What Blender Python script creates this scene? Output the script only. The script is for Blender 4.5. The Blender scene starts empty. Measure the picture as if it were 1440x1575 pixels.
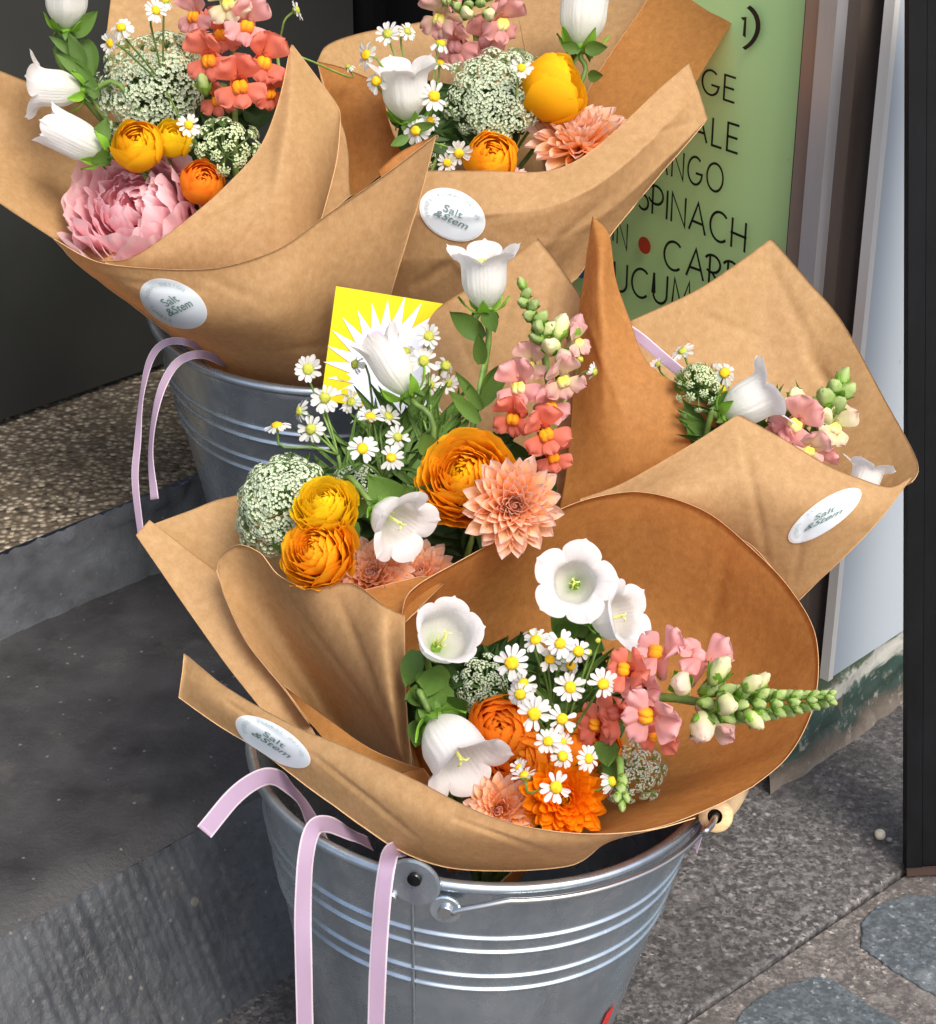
import bpy, bmesh, math, random
import numpy as np
from mathutils import Vector, Matrix, noise
from mathutils.bvhtree import BVHTree
R = math.radians
sc = bpy.context.scene
col = sc.collection
rnd = random.Random(7)

# ---------------------------------------------------------------- camera, sky, sun
H = .996; PITCH = R(27); FPX = 3000.0
cam_d = bpy.data.cameras.new('camera'); cam = bpy.data.objects.new('camera', cam_d); col.objects.link(cam)
cam_d.sensor_fit = 'HORIZONTAL'; cam_d.sensor_width = 36; cam_d.lens = 36 * FPX / 1440
cam_d.clip_start = .05; cam_d.clip_end = 200
cam.location = (0, 0, H); cam.rotation_euler = (math.pi / 2 - PITCH, 0, 0)
sc.camera = cam
CAM = Vector((0, 0, H)); RT = Vector((1, 0, 0))
FW = Vector((0, math.cos(PITCH), -math.sin(PITCH))); UP = Vector((0, math.sin(PITCH), math.cos(PITCH)))
w = bpy.data.worlds.new('World'); sc.world = w; w.use_nodes = True
nt = w.node_tree; bg = nt.nodes['Background']; sky = nt.nodes.new('ShaderNodeTexSky')
sky.sky_type = 'NISHITA'; sky.sun_disc = False; sky.sun_elevation = R(52); sky.sun_rotation = R(150)
sky.air_density = 1.0; sky.dust_density = 4.0; sky.ozone_density = .6
nt.links.new(sky.outputs[0], bg.inputs[0]); bg.inputs[1].default_value = .15
sun_d = bpy.data.lights.new('sun', 'SUN'); sun = bpy.data.objects.new('sun', sun_d); col.objects.link(sun)
sun_d.energy = 1.45; sun_d.angle = R(26); sun_d.color = (1, .95, .88)
SD = Vector((math.cos(R(52)) * math.sin(R(150)), math.cos(R(52)) * math.cos(R(150)), math.sin(R(52))))
sun.rotation_euler = SD.to_track_quat('Z', 'Y').to_euler()
sc.view_settings.view_transform = 'Standard'; sc.view_settings.look = 'None'
sc.view_settings.exposure = 0.8; sc.view_settings.gamma = 1.0; sc.view_settings.use_curve_mapping = False
sc.cycles.max_bounces = 7; sc.cycles.transparent_max_bounces = 6

# ---------------------------------------------------------------- geometry helpers
def W(px, py, d):
    return CAM + d * (FW + (px - 720) / FPX * RT - (py - 787.5) / FPX * UP)
def ray(px, py): return FW + (px - 720) / FPX * RT - (py - 787.5) / FPX * UP
def onplane(px, py, p0, n):
    r = ray(px, py); return CAM + r * ((p0 - CAM).dot(n) / r.dot(n))
def onz(px, py, z): return onplane(px, py, Vector((0, 0, z)), Vector((0, 0, 1)))
def cdir(f): return (RT * f[0] + UP * f[1] - FW * f[2]).normalized()
def basis(z, up=None):
    z = z.normalized()
    if up is None: up = Vector((.13, .2, 1))
    x = up.cross(z)
    if x.length < 1e-4: x = Vector((1, 0, 0)).cross(z)
    x.normalize(); y = z.cross(x)
    return Matrix((x, y, z)).transposed().to_4x4()

# ---------------------------------------------------------------- materials
def lin(h):
    h = h.lstrip('#'); c = [int(h[i:i + 2], 16) / 255 for i in (0, 2, 4)]
    return tuple((v / 12.92 if v <= .04045 else ((v + .055) / 1.055) ** 2.4) for v in c) + (1,)
class MT:
    def __init__(s, name, rough=.6, metal=0, spec=.5):
        s.m = bpy.data.materials.new(name); s.m.use_nodes = True; s.t = s.m.node_tree
        s.b = s.t.nodes['Principled BSDF']; s.out = s.t.nodes['Material Output']
        s.b.inputs['Roughness'].default_value = rough; s.b.inputs['Metallic'].default_value = metal
        s.b.inputs['Specular IOR Level'].default_value = spec
    def n(s, typ, **kw):
        o = s.t.nodes.new('ShaderNode' + typ)
        for k, v in kw.items():
            if k in o.inputs: o.inputs[k].default_value = v
            else: setattr(o, k, v)
        return o
    def l(s, a, b): s.t.links.new(a, b)
    def coord(s, out='Object'):
        if not hasattr(s, 'tc'): s.tc = s.n('TexCoord')
        return s.tc.outputs[out]
    def mapped(s, scale, out='Object', rot=(0, 0, 0)):
        m = s.n('Mapping'); s.l(s.coord(out), m.inputs[0]); m.inputs['Scale'].default_value = scale; m.inputs['Rotation'].default_value = rot
        return m.outputs[0]
    def noise(s, scale, detail=4, rough=.55, vec=None, dist=0):
        o = s.n('TexNoise', Scale=scale, Detail=detail, Roughness=rough, Distortion=dist); s.l(vec or s.coord(), o.inputs['Vector']); return o.outputs['Fac']
    def vor(s, scale, vec=None, feature='F1', out='Distance'):
        o = s.n('TexVoronoi', Scale=scale); o.feature = feature; s.l(vec or s.coord(), o.inputs['Vector']); return o.outputs[out]
    def ramp(s, fac, stops):
        o = s.n('ValToRGB'); e = o.color_ramp.elements
        while len(e) < len(stops): e.new(.5)
        for i, (p, c) in enumerate(stops):
            e[i].position = p; e[i].color = lin(c) if isinstance(c, str) else ((c, c, c, 1) if not isinstance(c, tuple) else c)
        s.l(fac, o.inputs[0]); return o.outputs[0]
    def mix(s, fac, a, b, mode='MIX'):
        o = s.n('Mix'); o.data_type = 'RGBA'; o.blend_type = mode
        for v, i in ((fac, 0), (a, 6), (b, 7)):
            if isinstance(v, (int, float)): o.inputs[i].default_value = v
            elif isinstance(v, str): o.inputs[i].default_value = lin(v)
            elif isinstance(v, tuple): o.inputs[i].default_value = v
            else: s.l(v, o.inputs[i])
        return o.outputs[2]
    def base(s, c):
        if isinstance(c, str): s.b.inputs['Base Color'].default_value = lin(c); s.c = lin(c)
        else: s.l(c, s.b.inputs['Base Color']); s.c = c
        return s
    def bump(s, h, strength=.3, dist=.001):
        b = s.n('Bump', Strength=strength, Distance=dist); s.l(h, b.inputs['Height']); s.l(b.outputs[0], s.b.inputs['Normal']); return s
    def translucent(s, fac, tint=None):
        t = s.n('BsdfTranslucent'); mx = s.n('MixShader'); mx.inputs[0].default_value = fac
        c = s.c
        if tint: c = s.mix(1.0, c, tint, 'MULTIPLY')
        if isinstance(c, tuple): t.inputs[0].default_value = c
        else: s.l(c, t.inputs[0])
        s.l(s.b.outputs[0], mx.inputs[1]); s.l(t.outputs[0], mx.inputs[2]); s.l(mx.outputs[0], s.out.inputs['Surface']); return s

def mat_kraft(name, a, b, dark, tr=.3, tint='#ffc894'):
    m = MT(name, .62, spec=.25)
    n1 = m.noise(9, 5, .6); n2 = m.noise(170, 4, .65); n3 = m.noise(700, 3, .7, vec=m.mapped((1, 1, .35)))
    c = m.ramp(n2, [(.3, a), (.72, b)])
    c = m.mix(m.ramp(n1, [(.35, 0.0), (.7, .16)]), c, dark)
    c = m.mix(m.ramp(n3, [(.35, .22), (.6, 0.0)]), c, dark)
    m.base(c)
    h = m.n('Math', operation='ADD'); m.l(n2, h.inputs[0])
    vv = m.vor(17, vec=None, feature='F1'); v2 = m.n('Math', operation='MULTIPLY_ADD'); m.l(vv, v2.inputs[0]); v2.inputs[1].default_value = 2.2; m.l(m.noise(16, 3, .5), v2.inputs[2]); m.l(v2.outputs[0], h.inputs[1])
    m.bump(h.outputs[0], .14, .0014)
    m.translucent(tr, tint)
    return m.m
KRAFT = mat_kraft('kraft_paper', '#b79263', '#cba778', '#9d7850')
KRAFT_LIT = mat_kraft('kraft_paper_lit_through', '#b98246', '#d19856', '#9c6834', .45, '#ffac60')  # same kraft made oranger: light shining through inner sheets painted into the colour
KEDGE = MT('kraft_cut_edge', .8).base('#d2ab7e').m

def mat_petal(name, stops, rough=.68, trans=.45, var=.12, veins=True, spec=.12):
    m = MT(name, rough, spec=spec)
    at = m.n('Attribute'); at.attribute_name = 't'
    c = m.ramp(at.outputs['Fac'], stops)
    oi = m.n('ObjectInfo')
    hs = m.n('HueSaturation'); mr = m.n('MapRange'); mr.inputs[3].default_value = 1 - var; mr.inputs[4].default_value = 1 + var * .6
    m.l(oi.outputs['Random'], mr.inputs[0]); m.l(mr.outputs[0], hs.inputs['Value']); m.l(c, hs.inputs['Color'])
    m.base(hs.outputs[0])
    if veins: m.bump(m.noise(14, 3, .5, vec=m.mapped((3, .4, 1))), .16, .01)
    m.translucent(trans)
    return m.m
P_ORANGE = mat_petal('ranunculus_orange', [(0, '#ffb010'), (.6, '#ffb81c'), (1, '#ffc02c')])
P_ORANGE2 = mat_petal('ranunculus_deep_orange', [(0, '#fc9414'), (.6, '#ff9c22'), (1, '#ffa634')])
P_YELLOW = mat_petal('ranunculus_yellow', [(0, '#eeb010'), (.6, '#f8bc18'), (1, '#fdcc24')])
P_YELLOWG = mat_petal('ranunculus_lemon', [(0, '#e0cc20'), (.6, '#f6d41c'), (1, '#ffdc28')])
P_RCORE = mat_petal('ranunculus_core', [(0, '#d8bc10'), (1, '#fcc41c')])
P_DAHLIA = mat_petal('dahlia_peach', [(0, '#ff9c28'), (.4, '#ffbc68'), (.75, '#fdca9e'), (1, '#f6d6cc')], var=.1)
P_DAHLIAC = mat_petal('dahlia_heart', [(0, '#de6c58'), (.5, '#f6ae86'), (1, '#f8c2a6')])
P_STRAW = mat_petal('strawflower_orange', [(0, '#f07800'), (.6, '#fa8a08'), (1, '#ff9c14')], rough=.4)
P_STRAWC = mat_petal('strawflower_heart', [(0, '#f09800'), (1, '#fcb808')], rough=.4)
P_PEONY = mat_petal('peony_pink', [(0, '#ff98a8'), (.4, '#ffbcc6'), (.8, '#ffd2d8'), (1, '#ffe2e6')], var=.08)
P_SPINK = mat_petal('snapdragon_pink', [(0, '#eeb0a0'), (.5, '#f0abaa'), (1, '#f4bcba')])
P_SCORAL = mat_petal('snapdragon_coral', [(0, '#ee8058'), (.5, '#ec8470'), (1, '#f0917c')])
P_SBLUSH = mat_petal('snapdragon_blush', [(0, '#e9d8a8'), (.5, '#ecc6b6'), (1, '#eab4b4')])
P_SCREAM = mat_petal('snapdragon_cream', [(0, '#d8dc9c'), (.5, '#ece4bc'), (1, '#f2d8c8')])
P_PALO = mat_petal('snapdragon_palate_orange', [(0, '#ec7c58'), (.45, '#f08c30'), (1, '#f6a41c')], trans=.1)
P_PALY = mat_petal('snapdragon_palate_yellow', [(0, '#f0cdb0'), (.5, '#eee0a0'), (1, '#e8dc60')], trans=.1)
P_BUD = mat_petal('snapdragon_bud', [(0, '#8aa850'), (.4, '#c6cf86'), (1, '#e3dcae')], trans=.15)
P_BUDG = mat_petal('snapdragon_green_bud', [(0, '#6f9440'), (.5, '#98b463'), (1, '#a6b878')], trans=.15)
P_WHITE = mat_petal('feverfew_petal_white', [(0, '#d8d9c2'), (.3, '#e9e9e6'), (1, '#eeeeec')], var=.05)
P_DISC = MT('feverfew_disc', .8); P_DISC = P_DISC.base(P_DISC.ramp(P_DISC.noise(900, 2), [(.3, '#d39a08'), (.6, '#f0c010')])).m
P_DISCG = MT('feverfew_disc_green', .8); P_DISCG = P_DISCG.base(P_DISCG.ramp(P_DISCG.noise(900, 2), [(.3, '#8a9838'), (.6, '#b4b440')])).m
def mat_bell():
    m = MT('bellflower_white', .68, spec=.15)
    at = m.n('Attribute'); at.attribute_name = 't'
    c = m.ramp(at.outputs['Fac'], [(0, '#c4d0a8'), (.14, '#e2e5da'), (.5, '#ececea'), (1, '#efedee')])
    m.base(c); m.bump(m.noise(5, 5, .65, vec=m.mapped((9, 9, 1.2))), .5, .0016); m.translucent(.42)
    return m.m
BELL = mat_bell()
STYLE = MT('bellflower_style', .6).base('#dde07a').m
def mat_green(name, a, b, trans=.25, rough=.5, scale=120):
    m = MT(name, rough, spec=.35); c = m.ramp(m.noise(scale, 3), [(.3, a), (.7, b)])
    oi = m.n('ObjectInfo'); hs = m.n('HueSaturation'); mr = m.n('MapRange'); mr.inputs[3].default_value = .75; mr.inputs[4].default_value = 1.25
    m.l(oi.outputs['Random'], mr.inputs[0]); m.l(mr.outputs[0], hs.inputs['Value']); m.l(c, hs.inputs['Color'])
    m.base(hs.outputs[0]); m.bump(m.noise(350, 3), .3, .0008); m.translucent(trans); return m.m
G_LEAF = mat_green('leaf_green', '#47682c', '#6c8f3e')
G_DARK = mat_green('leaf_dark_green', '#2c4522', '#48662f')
G_STEM = mat_green('stem_green', '#5f7f3c', '#84a352', trans=.1)
G_CALYX = mat_green('calyx_green', '#69a02c', '#8fc043')
G_RAY = mat_green('umbel_ray_green', '#6c8c48', '#9ab873', trans=.1)
def mat_lace(name, a, b):
    m = MT(name, .7, spec=.2); m.base(m.ramp(m.noise(260, 3), [(.35, a), (.65, b)])); m.translucent(.2); return m.m
LACE = mat_lace('lace_floret', '#b9c8a6', '#d9e1cb')
LACEG = mat_lace('lace_floret_green', '#b4c88c', '#e4ebcc')
LACEGREY = mat_lace('lace_floret_grey', '#a9b09c', '#cfcfbf')

def mat_galv():
    m = MT('galvanised_steel', .3, .88)
    n1 = m.noise(26, 5, .6); v = m.vor(75, out='Color'); n3 = m.noise(230, 4, .7)
    sep = m.n('SeparateColor'); m.l(v, sep.inputs[0])
    c = m.ramp(sep.outputs[0], [(.0, '#b4c0ca'), (1, '#c2cdd5')])
    c = m.mix(m.ramp(n1, [(.35, 0.0), (.7, .6)]), c, '#8d99a3')
    c = m.mix(m.ramp(n3, [(.62, 0.0), (.74, .7)]), c, '#d5dadd')
    c = m.mix(m.ramp(m.noise(6, 6, .7, vec=m.mapped((3, 3, .6))), [(.52, 0.0), (.75, .55)]), c, '#77828b')
    m.base(c)
    r = m.ramp(n1, [(.3, .2), (.7, .38)]); m.l(r, m.b.inputs['Roughness'])
    m.bump(m.noise(14, 3), .35, .003); return m.m
GALV = mat_galv()
WIRE = MT('zinc_wire', .28, .95).base('#b4b8ba').m
def mat_wood():
    m = MT('pale_wood', .5); m.base(m.ramp(m.noise(60, 5, .6, vec=m.mapped((1, 8, 8))), [(.3, '#d3ad78'), (.7, '#ead0a4')])); return m.m
WOOD = mat_wood()
def mat_ribbon():
    m = MT('lilac_ribbon', .4, spec=.4)
    at = m.n('Attribute'); at.attribute_name = 't'
    c = m.ramp(at.outputs['Fac'], [(0, '#ddd0d8'), (.07, '#ddd0d8'), (.11, '#ae96ae'), (.89, '#ae96ae'), (.93, '#ddd0d8'), (1, '#ddd0d8')])
    m.base(c); m.bump(m.noise(900, 2, .5, vec=m.mapped((1, 1, 3))), .4, .0004); m.translucent(.25); return m.m
RIBBON = mat_ribbon()
STICK = MT('sticker_paper', .45).base('#cdd5da').m
STICK_RIM = MT('sticker_border', .45).base('#dedad4').m
INK = MT('sticker_ink_green', .6).base('#5f7a72').m
INKL = MT('sticker_ink_pale', .6).base('#9db0aa').m

# ---------------------------------------------------------------- object helpers
def tag(o, label, cat, group=None, kind=None):
    o['label'] = label; o['category'] = cat
    if group: o['group'] = group
    if kind: o['kind'] = kind
    return o
def mesh(name, v, f, mat, smooth=True, t=None):
    me = bpy.data.meshes.new(name); me.from_pydata([tuple(p) for p in v], [], f); me.materials.append(mat)
    if smooth: me.polygons.foreach_set('use_smooth', [True] * len(me.polygons))
    if t is not None:
        a = me.attributes.new('t', 'FLOAT', 'POINT'); a.data.foreach_set('value', list(t))
    me.update(); return me
def link(name, me, parent=None, mat=None):
    o = bpy.data.objects.new(name, me); col.objects.link(o)
    if parent is not None: o.parent = parent
    if mat is not None: o.matrix_basis = mat
    return o
def wlink(name, me, parent):           # mesh given in world space, under a placed parent
    o = link(name, me, parent); o.matrix_parent_inverse = WM[parent.name].inverted(); WM[o.name] = Matrix(); return o
WM = {}
def empty(name, mat, label, cat, group=None):
    o = bpy.data.objects.new(name, None); col.objects.link(o); o.empty_display_size = .02
    o.matrix_basis = mat; WM[o.name] = mat.copy(); tag(o, label, cat, group); return o
def struct(name, v, f, mat, smooth=False, parent=None):
    o = link(name, mesh(name, v, f, mat, smooth), parent)
    if parent is None: o['kind'] = 'structure'
    return o
def crom(P, n, corner=()):
    P = [np.array(p, float) for p in P]; m = len(P); out = []
    for k in range(n + 1):
        x = k / n * (m - 1); i = min(int(x), m - 2); t = x - i
        p1, p2 = P[i], P[i + 1]; p0 = P[i - 1] if i > 0 and i not in corner else 2 * p1 - p2; p3 = P[i + 2] if i + 2 < m and i + 1 not in corner else 2 * p2 - p1
        if np.allclose(p0, p1): p0 = 2 * p1 - p2
        if np.allclose(p2, p3): p3 = 2 * p2 - p1
        out.append(.5 * ((2 * p1) + (-p0 + p2) * t + (2 * p0 - 5 * p1 + 4 * p2 - p3) * t * t + (-p0 + 3 * p1 - 3 * p2 + p3) * t ** 3))
    return out
def tube(path, rad, n=7, cap=True):
    v = []; f = []; L = len(path); prev = None
    path = [Vector(p) for p in path]
    for i, p in enumerate(path):
        d = (path[min(i + 1, L - 1)] - path[max(i - 1, 0)]).normalized()
        a = prev if prev is not None else (Vector((0, 0, 1)) if abs(d.z) < .9 else Vector((1, 0, 0)))
        x = (a - d * a.dot(d)).normalized(); prev = x; y = d.cross(x)
        r = rad(i / (L - 1)) if callable(rad) else rad
        for k in range(n):
            q = 2 * math.pi * k / n; v.append(p + (x * math.cos(q) + y * math.sin(q)) * r)
    for i in range(L - 1):
        for k in range(n): f.append((i * n + k, i * n + (k + 1) % n, (i + 1) * n + (k + 1) % n, (i + 1) * n + k))
    if cap: f.append(tuple(range(n))[::-1]); f.append(tuple(range((L - 1) * n, L * n)))
    return v, f
def join(parts):
    V = []; F = []
    for v, f in parts:
        o = len(V); V += list(v); F += [tuple(i + o for i in q) for q in f]
    return V, F
def box(c, ax, ay, az):
    c = Vector(c); v = [c + ax * sx + ay * sy + az * sz for sz in (-1, 1) for sy in (-1, 1) for sx in (-1, 1)]
    return v, [(0, 2, 3, 1), (4, 5, 7, 6), (0, 1, 5, 4), (2, 6, 7, 3), (0, 4, 6, 2), (1, 3, 7, 5)]
def lathe(prof, n=96, flip=False):
    v = []; f = []
    for r, z in prof:
        for k in range(n):
            a = 2 * math.pi * k / n; v.append(Vector((r * math.cos(a), r * math.sin(a), z)))
    for i in range(len(prof) - 1):
        for k in range(n): f.append((i * n + k, i * n + (k + 1) % n, (i + 1) * n + (k + 1) % n, (i + 1) * n + k))
    return v, f

# ---------------------------------------------------------------- ground, steps, walls
AU = R(44.3); U = Vector((math.sin(AU), math.cos(AU), 0)); VN = Vector((math.cos(AU), -math.sin(AU), 0))   # U along the front, VN towards the street
Z = Vector((0, 0, 1)); L1 = .13
P1 = onz(122, 931, L1)
L2 = onplane(122, 801, P1, VN).z
E1 = onz(200, 1312, L1)
PB = onz(126, 613, L2)
def strip(a, b, lo, hi, n=1, m=1, disp=None):
    """grid from line a+U*s to b+U*s"""
    v = []; f = []
    for j in range(m + 1):
        q = a.lerp(b, j / m)
        for i in range(n + 1):
            p = q + U * (lo + (hi - lo) * i / n)
            if disp: p = p + disp(p, i / n, j / m)
            v.append(p)
    for j in range(m):
        for i in range(n): f.append((j * (n + 1) + i, j * (n + 1) + i + 1, (j + 1) * (n + 1) + i + 1, (j + 1) * (n + 1) + i))
    return v, f
def mat_aggregate():
    m = MT('exposed_aggregate', .85); c1 = m.vor(165, out='Color'); sep = m.n('SeparateColor'); m.l(c1, sep.inputs[0])
    c = m.ramp(sep.outputs[0], [(0, '#2e2a26'), (.16, '#665c4c'), (.4, '#8f8470'), (.75, '#aa9e88'), (1, '#c8bda8')])
    d = m.vor(165); c = m.mix(m.ramp(d, [(.3, 0.0), (.62, .85)]), c, '#4e4335')
    c = m.mix(m.ramp(m.noise(5, 4), [(.4, 0.0), (.7, .55)]), c, '#4a4339')
    m.base(c); iv = m.n('Math', operation='SUBTRACT'); iv.inputs[0].default_value = 1; m.l(d, iv.inputs[1]); m.bump(iv.outputs[0], .9, .004); return m.m
def mat_black_stone(name, wet=.5, tone=('#2c2c2d', '#434345')):
    m = MT(name, wet); n = m.noise(18, 6, .65); c = m.ramp(n, [(.3, tone[0]), (.7, tone[1])])
    c = m.mix(m.ramp(m.noise(300, 3, .7), [(.62, 0.0), (.74, .35)]), c, '#5a5a5c')
    c = m.mix(m.ramp(m.vor(13), [(.035, .8), (.055, 0.0)]), c, '#77726a')
    c = m.mix(m.ramp(m.vor(60), [(.06, .6), (.1, 0.0)]), c, '#86837e')
    c = m.mix(m.ramp(m.noise(26, 7, .75), [(.55, 0.0), (.68, .45)]), c, '#56534f')
    c = m.mix(m.ramp(m.noise(3.5, 3, .5), [(.5, 0.0), (.75, .5)]), c, '#3a3938')
    m.base(c); m.l(m.ramp(m.noise(9, 4), [(.3, wet - .14), (.7, wet + .2)]), m.b.inputs['Roughness'])
    m.bump(m.noise(260, 5, .7), .55, .002); return m.m
AGG = mat_aggregate(); BLK = mat_black_stone('black_step_stone', .55); RISER = mat_black_stone('grey_riser_stone', .6, ('#484b4f', '#666a6f'))
WET = mat_black_stone('wet_rough_stone', .34, ('#2e3033', '#4c5055'))
def rough(amp, sc_):
    return lambda p, i, j: (VN * .7 + Z * .5) * amp * (noise.noise(p * sc_) + .5 * noise.noise(p * sc_ * 2.7))
top = struct('step', *strip(PB - VN * .02, onz(122, 801, L2) + VN * 0, -1.6, 1.6, 1, 1), AGG)
e2 = onplane(122, 801, P1, VN)
v, f = strip(e2 + Z * .0005, e2 * 1, -1.6, 1.6)
def lip(p, i, j):
    return (Z * -.004 + VN * .006) * (abs(noise.noise(p * 40)) + .6 * abs(noise.noise(p * 110))) * (1 if j < .15 else .5)
o = struct('step_riser', *strip(e2, P1, -1.2, 1.2, 500, 14, lip), RISER, True)
o = struct('lower_step', *strip(P1 + VN * -.01, E1 + VN * .0, -1.4, 1.4, 300, 60, lambda p, i, j: Z * .0022 * (noise.noise(p * 12) + noise.noise(p * 45) * .4) - Z * .012 * max(0, (j - .9) / .1) ** 2), BLK, True)
def groove(p, i, j):
    s = p.dot(U)
    a = noise.noise(Vector((s * 210, p.z * 14, 1.3))) * .55 + .25 * noise.noise(p * 22) + .3 * noise.noise(p * 190)
    return VN * (.002 * a + .04 * j) * (1 if j > 0 else 1)
o = struct('lower_step_riser', *strip(E1 - Z * .012, Vector((E1.x, E1.y, -.01)) + VN * .03, -.6, .6, 700, 120, groove), WET, True)

def mat_granite(name, a, b, c3, sc_=1.0):
    m = MT(name, .7); v = m.vor(420 * sc_, out='Color'); sep = m.n('SeparateColor'); m.l(v, sep.inputs[0])
    c = m.ramp(sep.outputs[0], [(0, a), (.5, b), (.88, b), (1, c3)])
    c = m.mix(m.ramp(m.noise(120, 5, .75), [(.42, .85), (.58, 0.0)]), c, a)
    c = m.mix(m.ramp(m.noise(6, 6, .7), [(.42, 0.0), (.64, .8)]), c, a)
    c = m.mix(m.ramp(m.noise(16, 5, .7), [(.58, 0.0), (.75, .4)]), c, c3)
    m.base(c); m.bump(m.noise(330, 4, .7), .5, .0015); return m.m
GRAN = mat_granite('speckled_granite', '#343333', '#74716f', '#a09c99', .8); GRANW = mat_granite('mortar_grey', '#4a4644', '#7f7974', '#b5b0a8', 1.0)
FLAG = mat_granite('blue_grey_flagstone', '#40474b', '#626b70', '#989ea1', .9)
g = 12
o = struct('ground', [(-g, -g, -.014), (g, -g, -.014), (g, g, -.014), (-g, g, -.014)], [(0, 1, 2, 3)], GRANW)
# kerb slab of speckled granite reaching from the wall to the joint
JA = onz(1040, 1575, 0); JB = onz(1400, 1332, 0); jd = (JB - JA).normalized(); jn = Vector((jd.y, -jd.x, 0))
def slab(name, poly, ztop, th, mat, rough_=.0015, bev=.004):
    bm = bmesh.new(); vs = [bm.verts.new((p.x, p.y, ztop)) for p in poly]; fc = bm.faces.new(vs)
    if fc.normal.z < 0: fc.normal_flip()
    bm.normal_update()
    r = bmesh.ops.extrude_face_region(bm, geom=[fc]); 
    for q in r['geom']:
        if isinstance(q, bmesh.types.BMVert): q.co.z -= th
    bmesh.ops.recalc_face_normals(bm, faces=bm.faces)
    edges = [e for e in bm.edges if all(abs(q.co.z - ztop) < 1e-5 for q in e.verts)]
    bmesh.ops.bevel(bm, geom=edges, offset=bev, segments=3, profile=.6, affect='EDGES')
    me = bpy.data.meshes.new(name); bm.to_mesh(me); bm.free(); me.materials.append(mat)
    o = link(name, me); return o
def jag(a, b, n, amp, seed):
    rr = random.Random(seed); out = []
    for i in range(n):
        p = a.lerp(b, i / n); out.append(p + Vector((rr.uniform(-1, 1), rr.uniform(-1, 1), 0)) * (amp if 0 < i else 0))
    return out
K = [JA - jd * .8, JB + jd * 1.2]
poly = jag(K[0], K[1], 60, .0016, 1) + [K[1] - jn * 1.1, K[0] - jn * 1.1]
kerb = slab('kerb_slab', poly, .0, .012, GRAN); kerb['kind'] = 'structure'
pav = empty('pavement', Matrix.Translation(JB), '', ''); del pav['label']; del pav['category']; pav['kind'] = 'structure'
for pts in ([(1324, 1452), (1326, 1415), (1352, 1388), (1398, 1372), (1445, 1376), (1700, 1400), (1760, 1620), (1500, 1560), (1440, 1528), (1370, 1486)],
            [(1110, 1590), (1150, 1545), (1190, 1518), (1258, 1498), (1280, 1502), (1350, 1550), (1440, 1600), (1500, 1700), (1100, 1760)]):
    P = [onz(x, y, 0) for x, y in pts]; Q = []
    for i, p in enumerate(P): Q += jag(p, P[(i + 1) % len(P)], 9, .0009, i + 5)
    s = slab('flagstone', Q, -.0012, .01, FLAG, bev=.002); s.parent = pav; s.matrix_parent_inverse = WM[pav.name].inverted()
# mortar band between
o = struct('mortar_bed', [K[0] + jn * .003 - Z * .0035, K[1] + jn * .003 - Z * .0035, K[1] + jn * 1.5 - Z * .0035, K[0] + jn * 1.5 - Z * .0035], [(0, 1, 2, 3)], GRANW)

# left: dark shop door panel standing on the upper step
def mat_door():
    m = MT('dark_door_panel', .42); m.base(m.ramp(m.noise(3, 3), [(.3, '#2a2b2a'), (.7, '#3c3e3d')])); m.bump(m.noise(40, 2), .05, .001); return m.m
door = empty('shop_door', Matrix.Translation(PB), 'dark grey shop door panel standing on the speckled step at left', 'door')
v, f = box(PB + U * -.62 + Z * 1.25 - VN * .02, U * 1.0, VN * .02, Z * 1.243)
wlink('door_panel', mesh('door_panel', v, f, mat_door(), False), door)
BLACKF = MT('black_frame_paint', .35).base('#0c0d0f').m
v, f = join([box(PB + U * (.43) + Z * 1.25 - VN * .01, U * .045, VN * .035, Z * 1.243), box(PB + U * (.54) + Z * 1.25 - VN * .02, U * .06, VN * .02, Z * 1.243)])
wlink('door_frame', mesh('door_frame', v, f, BLACKF, False), door)
v, f = box(PB + U * 1.2 + Z * 1.25 - VN * .06, U * .6, VN * .02, Z * 1.243)
wlink('side_panel', mesh('side_panel', v, f, MT('blue_black_panel', .4).base('#1a2023').m, False), door)

# right: pier with white panel, peeling green plinth, reveal with green menu board
PP = onz(1320, 1104, 0)
def pier(px, py, off=0): return onplane(px, py, PP + VN * off, VN)
cor = pier(1291, 450); cor = Vector((cor.x, cor.y, 0))
AS = R(37.4); S = Vector((-math.sin(AS), math.cos(AS), 0)); SN = Vector((-S.y, S.x, 0))      # S: along the menu board, away from us
if SN.dot(CAM - cor) < 0: SN = -SN
zp = pier(1320, 978).z
def mat_peel():
    m = MT('peeling_green_plinth', .7); n = m.noise(14, 7, .7, dist=.6)
    sx_ = m.n('SeparateXYZ'); m.l(m.coord(), sx_.inputs[0]); mu = m.n('Math', operation='MULTIPLY_ADD'); m.l(n, mu.inputs[0]); mu.inputs[1].default_value = .75
    dv = m.n('Math', operation='DIVIDE'); m.l(sx_.outputs[2], dv.inputs[0]); dv.inputs[1].default_value = zp; m.l(dv.outputs[0], mu.inputs[2])
    f_ = m.n('Math', operation='MULTIPLY'); m.l(mu.outputs[0], f_.inputs[0]); f_.inputs[1].default_value = .6
    c = m.ramp(f_.outputs[0], [(.2, '#6d655c'), (.3, '#4f463d'), (.36, '#23352f'), (.56, '#2c463d'), (.6, '#a9aaa2'), (.68, '#b7b6ae'), (.71, '#4e5f48'), (.9, '#5c6b52')])
    c = m.mix(m.ramp(m.noise(60, 6, .75), [(.56, 0.0), (.66, .8)]), c, '#8b8a80')
    c = m.mix(m.ramp(m.noise(25, 6, .7, vec=m.mapped((1.3, 1.3, 1.3))), [(.6, 0.0), (.7, .8)]), c, '#4a3a2f')
    m.base(c); m.bump(m.noise(30, 7, .7), .8, .004); return m.m
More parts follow.
